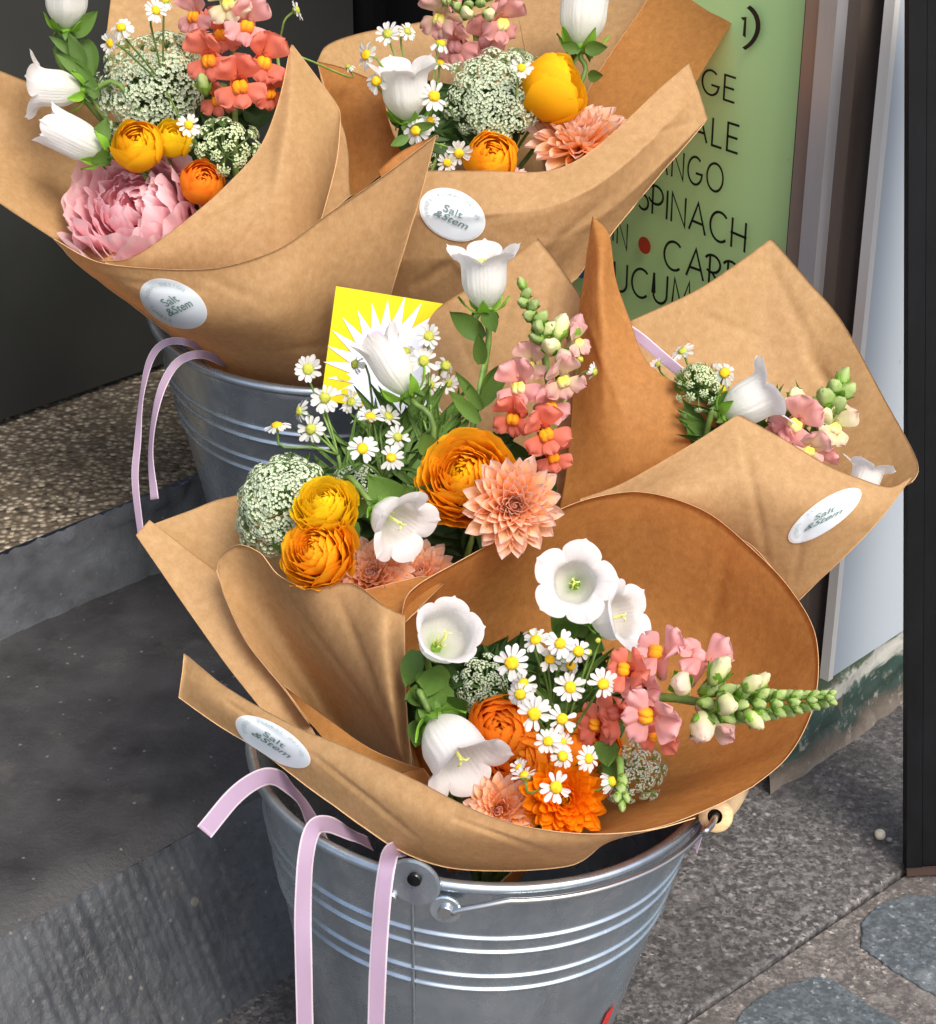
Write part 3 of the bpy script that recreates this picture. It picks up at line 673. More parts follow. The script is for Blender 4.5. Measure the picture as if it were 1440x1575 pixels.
sheet(wD, [[(620, 948, 1.198), (634, 910, 1.195), (700, 868, 1.205), (800, 815, 1.225), (900, 769, 1.245), (990, 758, 1.255), (1080, 784, 1.255), (1150, 838, 1.25), (1215, 905, 1.235), (1255, 980, 1.215), (1252, 1080, 1.19), (1210, 1165, 1.16), (1130, 1225, 1.13), (1040, 1263, 1.105), (960, 1284, 1.09)],
           [(622, 1060, 1.235), (640, 1020, 1.26), (700, 980, 1.265), (780, 950, 1.285), (850, 930, 1.30), (920, 925, 1.305), (990, 945, 1.30), (1050, 985, 1.295), (1100, 1030, 1.28), (1125, 1080, 1.26), (1120, 1130, 1.235), (1080, 1190, 1.20), (1020, 1232, 1.165), (950, 1265, 1.145), (880, 1295, 1.125)],
           [(638, 1180, 1.20), (660, 1170, 1.25), (700, 1150, 1.28), (740, 1130, 1.30), (780, 1130, 1.31), (820, 1130, 1.31), (850, 1140, 1.31), (880, 1150, 1.30), (900, 1170, 1.29), (920, 1190, 1.28), (920, 1215, 1.26), (900, 1240, 1.24), (870, 1270, 1.22), (840, 1300, 1.19), (800, 1330, 1.16)],
           [(690, 1340, 1.24), (695, 1340, 1.27), (710, 1340, 1.29), (720, 1340, 1.30), (735, 1340, 1.31), (745, 1340, 1.31), (760, 1340, 1.31), (770, 1340, 1.30), (780, 1350, 1.29), (790, 1350, 1.28), (790, 1360, 1.26), (785, 1370, 1.25), (775, 1380, 1.23), (765, 1380, 1.21), (750, 1380, 1.19)]], mat=KRAFT_LIT, seed=18, nu=140, nv=50, amp=.0011, creases=[(900, 790, 930, 960, 0.003, 30), (1120, 850, 1080, 1000, 0.004, 30), (1240, 1000, 1120, 1080, 0.003, 28), (1180, 1150, 1000, 1200, 0.004, 26), (1100, 1220, 960, 1240, 0.003, 18)])
sheet(wD, [[(436, 1054, 1.232), (500, 1102, 1.205), (565, 1148, 1.19), (620, 1172, 1.178), (652, 1183, 1.17)], [(440, 1062, 1.232), (482, 1117, 1.205), (520, 1158, 1.185), (580, 1192, 1.172), (625, 1214, 1.162)]], mat=KRAFT_LIT, seed=19)
sheet(wD, [[(651, 1182, 1.169), (672, 1210, 1.165), (700, 1245, 1.16)], [(598, 1196, 1.15), (640, 1222, 1.145), (700, 1260, 1.14)]], mat=KRAFT_LIT, seed=20, nu=14, nv=10)
sheet(wD, [[(1128, 826, 1.262), (1155, 838, 1.262), (1190, 876, 1.258)], [(1100, 845, 1.27), (1140, 858, 1.27), (1165, 880, 1.268)]], nu=14, nv=8, mat=KEDGE, seed=21)
# E
sheet(wE, [[(912, 334, 1.355), (903, 400, 1.345), (893, 470, 1.34), (884, 560, 1.34), (878, 650, 1.335), (868, 740, 1.335), (856, 810, 1.345), (850, 900, 1.40)],
           [(912, 334, 1.355), (922, 390, 1.33), (922, 450, 1.32), (928, 525, 1.312), (938, 610, 1.31), (965, 690, 1.312), (1000, 760, 1.33), (1000, 900, 1.42)],
           [(912, 334, 1.355), (936, 362, 1.345), (947, 430, 1.34), (968, 490, 1.33), (1000, 562, 1.32), (1080, 612, 1.315), (1200, 700, 1.33), (1250, 850, 1.40)]], mat=KRAFT_LIT, seed=23, nu=80, creases=[(925, 380, 930, 640, 0.002, 20), (900, 480, 960, 640, 0.002, 16)])
sheet(wE, [[(893, 767, 1.295), (960, 742, 1.29), (1050, 692, 1.285), (1136, 637, 1.285), (1136, 637, 1.285), (1200, 672, 1.28), (1270, 714, 1.275), (1320, 735, 1.272), (1370, 749, 1.27), (1404, 733, 1.272)],
           [(895, 820, 1.29), (960, 810, 1.28), (1040, 790, 1.272), (1110, 770, 1.27), (1130, 770, 1.27), (1190, 780, 1.265), (1240, 793, 1.265), (1280, 805, 1.265), (1310, 815, 1.268), (1343, 812, 1.272)],
           [(900, 950, 1.36), (950, 950, 1.36), (1010, 950, 1.355), (1060, 950, 1.35), (1080, 950, 1.345), (1120, 950, 1.335), (1150, 950, 1.325), (1180, 948, 1.315), (1210, 940, 1.305), (1232, 921, 1.295)]], 'E', seed=24, creases=[(980, 760, 1180, 860, 0.0025, 20), (1140, 660, 1180, 860, 0.0025, 20), (1250, 740, 1220, 900, 0.002, 18)])
sheet(wE, [[(970, 493, 1.37), (1060, 452, 1.40), (1120, 415, 1.41), (1187, 366, 1.42), (1187, 366, 1.42), (1242, 430, 1.415), (1294, 492, 1.405), (1362, 615, 1.37), (1403, 690, 1.33), (1413, 722, 1.30), (1403, 741, 1.277)],
           [(985, 570, 1.37), (1060, 560, 1.40), (1120, 560, 1.41), (1160, 560, 1.415), (1170, 560, 1.415), (1210, 600, 1.41), (1260, 640, 1.40), (1310, 690, 1.37), (1350, 725, 1.34), (1370, 745, 1.31), (1380, 755, 1.285)],
           [(1000, 650, 1.35), (1050, 680, 1.37), (1090, 710, 1.38), (1120, 740, 1.385), (1140, 750, 1.385), (1180, 770, 1.38), (1220, 790, 1.37), (1260, 800, 1.35), (1290, 800, 1.32), (1320, 800, 1.30), (1340, 790, 1.285)]], mat=KRAFT, seed=25, nu=100, creases=[(1180, 400, 1290, 610, 0.003, 30), (1240, 540, 1300, 640, 0.006, 26), (1340, 610, 1290, 660, -0.004, 24), (1060, 480, 1180, 520, 0.002, 20)])
# stickers, laid on the paper
TXT = {}
def text2d(s, shear=0, bold=0):
    k = (s, shear, bold)
    if k in TXT: return TXT[k]
    cu = bpy.data.curves.new('t', 'FONT'); cu.body = s; cu.align_x = 'CENTER'; cu.size = 1; cu.shear = shear; cu.offset = bold; cu.resolution_u = 3
    ob = bpy.data.objects.new('t', cu); col.objects.link(ob); bpy.context.view_layer.update()
    dg = bpy.context.evaluated_depsgraph_get(); me = bpy.data.meshes.new_from_object(ob.evaluated_get(dg))
    r = ([(p.co.x, p.co.y) for p in me.vertices], [tuple(p.vertices) for p in me.polygons])
    bpy.data.objects.remove(ob); bpy.data.curves.remove(cu); bpy.data.meshes.remove(me); TXT[k] = r; return r
def sticker(parent, key, c, e1, e2, rot=0, mirror=False):
    bv = SHEETS[key]
    e1 = Vector(e1); e2 = Vector(e2); cr, sr = math.cos(rot), math.sin(rot)
    def proj(x, y, off):
        p = Vector(c) + e1 * x + e2 * y; d = ray(p.x, p.y).normalized()
        h = bv.ray_cast(CAM, d, 5)
        if h[0] is None:
            q = bv.find_nearest(W(p.x, p.y, 1.2))[0]; return q - d * off
        return h[0] - d * off
    def disc(r, off):
        v = [proj(0, 0, off)]; f = []; K = 40; Rr = 8
        for j in range(1, Rr + 1):
            for i in range(K): a = 2 * math.pi * i / K; v.append(proj(r * j / Rr * math.cos(a), r * j / Rr * math.sin(a), off))
        f += [(0, 1 + i, 1 + (i + 1) % K) for i in range(K)]
        for j in range(Rr - 1): f += [(1 + j * K + i, 1 + (j + 1) * K + i, 1 + (j + 1) * K + (i + 1) % K, 1 + j * K + (i + 1) % K) for i in range(K)]
        return v, f
    s = wlink('sticker', mesh('sticker', *disc(1.0, .0009), STICK_RIM), parent)
    fc = wlink('sticker_face', mesh('sticker_face', *disc(.95, .0013), STICK), s)
    def put(tx, cx, cy, size, a=0, shear=0, bold=0, mt=INK):
        vs, fs = text2d(tx, shear, bold); ca, sa_ = math.cos(a), math.sin(a)
        out = []
        for x, y in vs:
            x, y = x * size, y * size; x, y = cx + x * ca - y * sa_, cy + x * sa_ + y * ca
            x, y = x * cr - y * sr, x * sr + y * cr
            out.append(proj(x, y, .0026))
        return out, fs
    parts = [put('Salt', -.02, .0, .42, 0, 0, .004), put('&Stem', .0, -.33, .40, 0, .28, .008)]
    wlink('printed_name', mesh('printed_name', *join(parts), INK, False), s)
    ring = []
    for tx, mid in (('FLORAL DESIGN', 80), ('EVENTS', 190), ('BOUQUETS', 270), ('WORKSHOPS', 350)):
        n = len(tx)
        if tx == 'WORKSHOPS' or tx == 'BOUQUETS': continue
        for i, chh in enumerate(tx):
            if chh == ' ': continue
            a = R(mid - (i - (n - 1) / 2) * 9.6); ring.append(put(chh, .72 * math.cos(a), .72 * math.sin(a), .17, a - math.pi / 2))
    wlink('printed_ring', mesh('printed_ring', *join(ring), INKL, False), s)
sticker(wA, 'A', (267, 467), (46, 30), (24, -25), R(75))
sticker(wB, 'B', (696, 330), (49, 22), (14, -35), 0)
sticker(wE, 'E', (1269, 793), (55, -27), (12, -33), R(0))
sticker(wD, 'D', (420, 1141), (55, 36), (18, -19), 0)

# ---------------------------------------------------------------- flower parts
def petal(name, L, Wd, mat, tip='round', cup=.4, bend=.5, nx=4, ny=7, ruffle=0, seed=0, back=0):
    v = []; f = []; tt = []; y = z = 0; a = 0; rr = random.Random(seed); ph = rr.uniform(0, 6)
    for j in range(ny + 1):
        t = j / ny
        if tip == 'round': wd = Wd * (.18 + .82 * math.sin(min(1, t * 1.25) * math.pi / 2)) * math.sqrt(max(0.03, 1 - max(0, (t - .55) / .45) ** 2.4))
        elif tip == 'point': wd = Wd * (.3 + .7 * math.sin(min(1, t * 1.7) * math.pi / 2)) * (max(.02, 1 - max(0, (t - .5) / .5) ** 1.7))
        elif tip == 'blunt': wd = Wd * (.35 + .65 * math.sin(min(1, t * 1.5) * math.pi / 2)) * math.sqrt(max(.004, 1 - max(0, (t - .45) / .55) ** 2.2))
        elif tip == 'daisy': wd = Wd * (.45 + .55 * min(1, t * 1.8)) * math.sqrt(max(.08, 1 - max(0, (t - .8) / .2) ** 2))
        else: wd = Wd * max(.03, math.sin(math.pi * min(1, .06 + t * .94) ** .8) ** .85)
        if j: a = bend * (t ** 1.2) - back * max(0, t - .7) / .3; y += math.cos(a) * L / ny; z += math.sin(a) * L / ny
        for i in range(nx + 1):
            s = i / nx * 2 - 1
            zz = cup * wd * (s * s) + ruffle * L * t * t * math.sin(s * 5 + ph + t * 3) * .5
            v.append(Vector((s * wd, y - math.sin(a) * zz, z + math.cos(a) * zz + ruffle * L * .3 * t * noise.noise(Vector((s * 2 + ph, t * 3, seed))))))
            tt.append(t)
    for j in range(ny):
        for i in range(nx): k = j * (nx + 1) + i; f.append((k, k + 1, k + nx + 2, k + nx + 1))
    return mesh(name, v, f, mat, True, tt)
def put_petals(root, me, n, r0, z0, elev, jit=.06, phase=0, rr=rnd, sc_=1, name='petal'):
    for i in range(n):
        a = 2 * math.pi * (i + phase) / n + rr.uniform(-jit, jit) * 1.6; m_ = me[rr.randrange(len(me))] if isinstance(me, list) else me
        s = sc_ * rr.uniform(.92, 1.07)
        M = Matrix.Rotation(a, 4, 'Z') @ Matrix.Translation((0, r0, z0 + rr.uniform(-jit, jit) * .01)) @ Matrix.Rotation(elev + rr.uniform(-jit, jit) * 1.3, 4, 'X') @ Matrix.Rotation(rr.uniform(-jit, jit) * 2, 4, 'Y') @ Matrix.Scale(s, 4)
        link(name, m_, root, M)
def stem_to(root, p, zdir, G, r=.0018, mat=None, sag=.05, name='stem'):
    a = p - zdir * .004; b = a - zdir * BK[0]; c_ = a.lerp(G, .45) - Z * .01
    v, f = tube(crom([tuple(q) for q in (a, b, c_, G)], 14), r, 6)
    wlink(name, mesh('stem', v, f, mat or G_STEM), root)
def frame(px, py, d, facing, roll=0):
    zd = cdir(facing); p = W(px, py, d)
    return Matrix.Translation(p) @ basis(zd) @ Matrix.Rotation(R(roll), 4, 'Z'), p, zd
CACHE = {}; BK = [.03]
def cached(key, fn):
    if key not in CACHE: CACHE[key] = fn()
    return CACHE[key]
def sphere(r, sx_=1, sy_=1, sz_=1, n=12, m=8, bumpy=0, seed=0):
    v = []; f = []
    for j in range(m + 1):
        a = math.pi * j / m
        for i in range(n):
            b = 2 * math.pi * i / n; p = Vector((math.sin(a) * math.cos(b), math.sin(a) * math.sin(b), math.cos(a)))
            k = 1 + bumpy * noise.noise(p * 4 + Vector((seed, 0, 0))); v.append(Vector((p.x * r * sx_ * k, p.y * r * sy_ * k, p.z * r * sz_ * k)))
    for j in range(m):
        for i in range(n): f.append((j * n + i, (j + 1) * n + i, (j + 1) * n + (i + 1) % n, j * n + (i + 1) % n))
    return v, f
def sepals(root, R_, z0, n=5, mat=G_CALYX, elev=.2, wd=.3, L=.7):
    me = cached(('sep', mat.name, round(wd, 2), round(L, 2)), lambda: petal('sepal', L, wd, mat, 'leafy', .3, .5, 4, 5, .1, 3))
    for i in range(n):
        M = Matrix.Rotation(2 * math.pi * i / n, 4, 'Z') @ Matrix.Translation((0, R_ * .05, z0)) @ Matrix.Rotation(elev, 4, 'X') @ Matrix.Scale(R_, 4)
        link('sepal', me, root, M)

def shell(r, phi, half, mat, ruf, seed, flare=.1, nx=9, ny=9, round_=30):
    """one cupped petal: a patch of a bowl of radius r, from under the flower up to polar angle phi"""
    v = []; f = []; tt = []; rr = random.Random(seed); o_ = Vector((rr.uniform(0, 9), rr.uniform(0, 9), 0))
    for j in range(ny + 1):
        t = j / ny
        for i in range(nx + 1):
            s = i / nx * 2 - 1; top = phi + R(round_) * abs(s) ** 2.6 + ruf * 1.2 * noise.noise(o_ + Vector((s * 2.2, 0, 0)))
            pol = R(165) + (top - R(165)) * t; az = half * s * (.35 + .65 * min(1, t * 1.5))
            q = r * (1 + .05 * s + flare * max(0, (t - .7) / .3) ** 2 + ruf * t * t * noise.noise(o_ + Vector((s * 3, t * 2, 4))))
            v.append(Vector((q * math.sin(pol) * math.sin(az), q * math.sin(pol) * math.cos(az), q * math.cos(pol)))); tt.append(t)
    for j in range(ny):
        for i in range(nx): k = j * (nx + 1) + i; f.append((k, k + 1, k + nx + 2, k + nx + 1))
    return mesh('petal', v, f, mat, True, tt)
def shells(root, Rr, nring, npet, phis, rs, dome, mats, ruf, seed, flare, key, half=48, core=.22, jit=.06):
    rr = random.Random(seed)
    for k in range(nring):
        f_ = k / (nring - 1); r = rs[0] + (rs[1] - rs[0]) * f_; phi = R(phis[0] + (phis[1] - phis[0]) * f_ ** .9)
        mt = mats[1] if f_ < core else mats[0]; z0 = dome * (1 - f_)
        me = [cached((key, mt.name, k, nring, q), lambda q=q: shell(r, phi, R(half - 8 * f_), mt, ruf, k * 11 + q, flare * (.3 + .7 * f_), *((14, 13) if key == 'pe' else (9, 9)))) for q in range(3)]
        n = npet[0] + round((npet[1] - npet[0]) * f_); ph = rr.random() * 6
        for i in range(n):
            s = Rr * rr.uniform(.95, 1.05)
            M = Matrix.Translation((0, 0, (z0 - .1) * Rr)) @ Matrix.Rotation(ph + 2 * math.pi * i / n + rr.uniform(-jit, jit) * 2, 4, 'Z') @ Matrix.Rotation(rr.uniform(-jit, jit), 4, 'X') @ Matrix.Scale(s, 4)
            link('petal', me[rr.randrange(3)], root, M)
def ranunculus(px, py, d, rpx, facing, G, label, mats=(P_ORANGE, P_RCORE), roll=0, closed=0, seed=1, cat='ranunculus', nring=12):
    Rr = rpx * d / FPX; M, p, zd = frame(px, py, d, facing, roll); M = M @ Matrix.Translation((0, 0, -Rr * .3))
    root = empty('ranunculus', M, label, cat, 'ranunculus flowers')
    if closed: shells(root, Rr, nring - 3, (3, 5), (14, 50), (.2, 1.0), .25, mats, .07, seed, .04, 'rc', 56)
    else: shells(root, Rr, nring, (4, 7), (16, 84), (.13, 1.0), .34, mats, .09, seed, .14, 'ro', 46)
    sepals(root, Rr, -.75 * Rr if closed else -.5 * Rr, 5, G_LEAF, R(20), .25, .6)
    stem_to(root, M.translation - zd * Rr * .6, zd, G, .0022); return root
def dahlia(px, py, d, rpx, facing, G, label, mats=(P_DAHLIA, P_DAHLIAC), roll=0, seed=1, name='dahlia', quill=1.0, rings=9, cat='dahlia', pt='blunt', flat=0, grp='dahlia flowers'):
    Rr = rpx * d / FPX; M, p, zd = frame(px, py, d, facing, roll); M = M @ Matrix.Translation((0, 0, -Rr * .25))
    root = empty(name, M, label, cat, grp); rr = random.Random(seed)
    for k in range(rings):
        f_ = k / (rings - 1); L = .24 + .76 * f_ ** .85; el = R(86 - 80 * f_ ** .9 - 8 * flat * f_); bd = R(30 - 14 * f_)
        mt = mats[1] if f_ < .3 else mats[0]
        me = [cached((name, mt.name, round(f_, 3), q, quill), lambda q=q: petal('petal', L, (.085 + .115 * f_), mt, pt, .75 * quill + .2, bd, 6, 9, .05, k * 5 + q)) for q in range(2)]
        put_petals(root, me, 9 + int(6 * f_), Rr * (.02 + .08 * f_), Rr * .16 * (1 - f_), el, .07, (k % 2) * .5 + rr.random() * .2, rr, Rr)
    sepals(root, Rr, -.04 * Rr, 6, G_LEAF, R(5), .16, .5)
    stem_to(root, M.translation, zd, G, .0024); return root
def peony(px, py, d, rpx, facing, G, label, seed=4):
    Rr = rpx * d / FPX; M, p, zd = frame(px, py, d, facing); M = M @ Matrix.Translation((0, 0, -Rr * .35))
    root = empty('peony', M, label, 'peony')
    shells(root, Rr, 10, (4, 9), (16, 72), (.2, .98), .3, (P_PEONY, P_PEONY), .17, seed, .16, 'pe', 38, jit=.2)
    stem_to(root, M.translation - zd * Rr * .4, zd, G, .0025); return root

def bell_mesh(flare, wide, lobes_cut, seed):
    v = []; f = []; tt = []; n = 140; m = 26
    for j in range(m + 1):
        t = j / m
        r = .06 + (.30 * wide) * math.sin(min(1, t * 2.4) * math.pi / 2) ** .8 + .05 * wide * t + flare * max(0, (t - .62) / .38) ** 2.0
        for i in range(n):
            a = 2 * math.pi * i / n; lobe = abs(math.cos(2.5 * a)) ** .55; mid = 1 - min(1, abs(math.sin(2.5 * a)) / .16)     # 5 lobes
            tl = t if t < .7 else .7 + (t - .7) * (1 - lobes_cut * (1 - lobe)) + .03 * max(0, mid) * ((t - .7) / .3) ** 2
            rr_ = r * (1 + .035 * math.cos(5 * a) * math.sin(math.pi * min(1, t * 1.2)) + .03 * noise.noise(Vector((math.cos(a) * 2, math.sin(a) * 2, t * 3 + seed))))
            ex = max(0, (t - .62) / .38); fl = flare * ex ** 2 * (lobe - .5) * .6 + .035 * ex ** 3 * max(0, mid); rr_ *= 1 + .008 * math.cos(35 * a) * math.sin(math.pi * min(1, t)); rr_ -= .014 * max(0, mid) * math.sin(math.pi * min(1, t * 1.1))
            z = tl - flare * .55 * ex ** 3 * lobe + .03 * ex * noise.noise(Vector((a * 1.5, t * 2, seed * 3)))
            v.append(Vector(((rr_ + fl) * math.cos(a), (rr_ + fl) * math.sin(a), z))); tt.append(t)
    for j in range(m):
        for i in range(n): f.append((j * n + i, j * n + (i + 1) % n, (j + 1) * n + (i + 1) % n, (j + 1) * n + i))
    return mesh('corolla', v, f, BELL, True, tt)
def bell(base, mouth, G, label, wpx=None, flare=.22, wide=1.0, cut=.75, roll=0, seed=1, calyx=True, style=True, fc=None, L=None):
    """base, mouth: (px, py, d); or fc + L: facing direction and length in px, hung from the mouth centre"""
    if fc is None:
        pb_, pm = W(*base), W(*mouth); zd = (pm - pb_).normalized(); L = (pm - pb_).length
    else:
        pm = W(*mouth); zd = cdir(fc); L = L * mouth[2] / FPX; pb_ = pm - zd * L
    M = Matrix.Translation(pb_) @ basis(zd) @ Matrix.Rotation(R(roll), 4, 'Z')
    root = empty('bellflower', M, label, 'bellflower', 'white bellflowers')
    link('corolla', bell_mesh(flare, wide, cut, seed), root, Matrix.Scale(L, 4))
    if style:
        parts = [tube([Vector((0, 0, .05)), Vector((.01, 0, .4)), Vector((0, .01, .70))], lambda t: .02 + .008 * t, 6)]
        for k in range(3):
            a = 2.1 * k; parts.append(tube([Vector((0, .01, .68)), Vector((.05 * math.cos(a), .05 * math.sin(a), .74)), Vector((.1 * math.cos(a), .1 * math.sin(a), .72))], .017, 5))
        for k in range(5):
            a = 1.256 * k + .4; parts.append(tube([Vector((0, 0, .05)), Vector((.1 * math.cos(a), .1 * math.sin(a), .2)), Vector((.12 * math.cos(a), .12 * math.sin(a), .36))], .013, 5))
        link('style', mesh('style', *join(parts), STYLE), root, Matrix.Scale(L, 4))
    if calyx:
        link('calyx', cached('calyx', lambda: mesh('calyx', *sphere(.11, 1, 1, .6, 12, 8, .5), G_CALYX)), root, Matrix.Scale(L * 1.15, 4))
        me = cached('csep', lambda: petal('sepal', .4, .09, G_CALYX, 'leafy', -.3, 1.1, 4, 6, .12, 5, back=.5))
        mb = cached('cloop', lambda: petal('sepal', .2, .07, G_LEAF, 'leafy', .6, -.5, 4, 5, .1, 6))
        for i in range(5):
            link('sepal', me, root, Matrix.Rotation(1.2566 * i + .3, 4, 'Z') @ Matrix.Translation((0, L * .10, -L * .03)) @ Matrix.Rotation(R(14), 4, 'X') @ Matrix.Scale(L, 4))
            link('sepal', mb, root, Matrix.Rotation(1.2566 * i + .9, 4, 'Z') @ Matrix.Translation((0, L * .06, -L * .02)) @ Matrix.Rotation(R(-25), 4, 'X') @ Matrix.Scale(L, 4))
    stem_to(root, pb_, zd, G, .0021); return root

def leaf(root, a, b, wd, mat=G_LEAF, curl=.4, face=None, fold=.35):
    """leaf from point a to b (world)"""
    L = (b - a).length; me = petal('leaf', 1, wd / L, mat, 'leafy', fold, curl, 4, 8, .06, rnd.randrange(99))
    y = (b - a).normalized(); zz = (face or (CAM - a)).normalized(); x = y.cross(zz).normalized(); zz = x.cross(y)
    M = Matrix.Translation(a) @ Matrix((x, y, zz)).transposed().to_4x4() @ Matrix.Rotation(-curl * .5, 4, 'X') @ Matrix.Scale(L, 4)
    o = link('leaf', me, root); o.matrix_parent_inverse = WM[root.name].inverted(); o.matrix_basis = M; return o

def feverfew(heads, joint, G, label, lp=None):
    """heads: (px, py, r_px, facing, d, kind) kind 0 yellow disc, 1 green disc, 2 bud"""
    J = W(*joint); root = empty('feverfew_spray', Matrix.Translation(J), label, 'feverfew', 'sprays of small white feverfew daisies')
    parts = [tube(crom([tuple(q) for q in (J, J.lerp(G, .4) - Z * .01, G)], 8), .0013, 6)]
    for h in heads:
        px, py, r, fc, d = h[:5]; kd = h[5] if len(h) > 5 else 0
        zd = cdir(fc); p = W(px, py, d); Rr = r * d / FPX
        parts.append(tube(crom([tuple(q) for q in (p - zd * Rr * .2, p - zd * Rr * 1.2 - Z * .003, p.lerp(J, .6) - zd * .003, J)], 8), .00085, 5))
        M = Matrix.Translation(p) @ basis(zd) @ Matrix.Rotation(rnd.random() * 6, 4, 'Z')
        ML = Matrix.Translation(-J) @ M
        key = 'disc%d' % kd
        mt = (P_DISC, P_DISCG, P_DISCG)[kd]
        dm = cached(key, lambda: mesh('flower_head', *join([sphere(.36, 1, 1, .62, 16, 8, .35), tube([Vector((0, 0, -.32)), Vector((0, 0, -.05))], .3, 10)]), mt))
        hd = link('flower_head', dm, root, ML @ Matrix.Scale(Rr, 4))
        gm = cached('ffcup', lambda: mesh('cup', *lathe([(.02, -.42), (.22, -.36), (.36, -.2), (.38, -.08), (.3, -.04)], 14), G_CALYX)); link('cup', gm, hd)
        if kd < 2:
            n = 11 + rnd.randrange(5); pm = [cached(('ffp', q), lambda q=q: petal('petal', .72, .155, P_WHITE, 'daisy', .25, -.15, 4, 6, .05, q)) for q in range(3)]
            el = R(rnd.choice((-48, -30, -15, -5, 5, 15, 25)) + rnd.uniform(-8, 8)); Rr *= 1
            for i in range(n):
                if rnd.random() < .05: continue
                a = 2 * math.pi * i / n + rnd.uniform(-.13, .13)
                link('petal', pm[i % 3], hd, Matrix.Rotation(a, 4, 'Z') @ Matrix.Translation((0, .27, -.04 + rnd.uniform(-.03, .03))) @ Matrix.Rotation(el + rnd.uniform(-.2, .2), 4, 'X') @ Matrix.Rotation(rnd.uniform(-.3, .3), 4, 'Y') @ Matrix.Scale(rnd.uniform(.8, 1.1), 4))
    wlink('stem', mesh('stem', *join(parts), G_STEM), root)
    for q in (lp or []):
        leaf(root, W(*q[0]), W(*q[1]), q[2], G_LEAF)
    return root

def umbellet_mesh(mat, seed, nfl=30):
    rr = random.Random(seed); V = []; F = []; MI = []
    for i in range(nfl):
        r = math.sqrt((i + .5) / nfl); a = i * 2.39996 + rr.uniform(-.3, .3); c = Vector((r * math.cos(a), r * math.sin(a), .35 - .45 * r * r + rr.uniform(-.06, .06)))
        nrm = Vector((c.x * .8, c.y * .8, .9)).normalized(); B = Matrix.Translation(c) @ basis(nrm) @ Matrix.Rotation(rr.random() * 6, 4, 'Z')
        s = .19 * rr.uniform(.75, 1.2)
        for k in range(5):
            b = 2 * math.pi * k / 5; o = len(V)
            for (x, y, z) in ((0, 0, -.25), (.42, .5, .15), (0, 1.05, .05), (-.42, .5, .15)):
                V.append(B @ Vector(((x * math.cos(b) - y * math.sin(b)) * s, (x * math.sin(b) + y * math.cos(b)) * s, z * s)))
            F.append((o, o + 1, o + 2, o + 3)); MI.append(0)
        tv, tf = tube([Vector((0, 0, -.9)), c * .6 + Vector((0, 0, -.35)), c - nrm * .03], .022, 3, False); o = len(V); V += tv; F += [tuple(q + o for q in t) for t in tf]; MI += [1] * len(tf)
    me = mesh('umbellet', V, F, mat, False); me.materials.append(G_RAY); me.polygons.foreach_set('material_index', MI); return me
def lace(px, py, d, rpx, facing, G, label, dome=.35, n=30, mat=LACE, roll=0, sq=1.0, seed=2, us=.2):
    Rr = rpx * d / FPX; M, p, zd = frame(px, py, d, facing, roll)
    root = empty('lace_flower', M, label, 'lace flower', 'pale green lace flower umbels'); rr = random.Random(seed)
    ms = [cached(('umb', mat.name, q), lambda q=q: umbellet_mesh(mat, q)) for q in range(4)]
    rays = []; hub = Vector((0, 0, -Rr * .85))
    for i in range(n):
        r = math.sqrt((i + .5) / n) * .92; a = i * 2.39996; q = Vector((r * math.cos(a) + rr.uniform(-.03, .03), r * math.sin(a) * sq + rr.uniform(-.03, .03), -dome * r * r * 1.5 + rr.uniform(-.1, .08))) * Rr
        nz = (q - hub * .9).normalized(); s = Rr * us * 1.03 * rr.uniform(.75, 1.2)
        link('umbellet', ms[rr.randrange(4)], root, Matrix.Translation(q) @ basis(nz) @ Matrix.Rotation(rr.random() * 6, 4, 'Z') @ Matrix.Scale(s, 4))
        rays.append(tube(crom([tuple(x) for x in (hub, hub.lerp(q, .5) + Vector((q.x, q.y, 0)) * .12, q - nz * s * .85)], 5), .0006, 4, False))
    link('rays', mesh('rays', *join(rays), G_RAY), root)
    stem_to(root, M @ hub, zd, G, .0018); return root

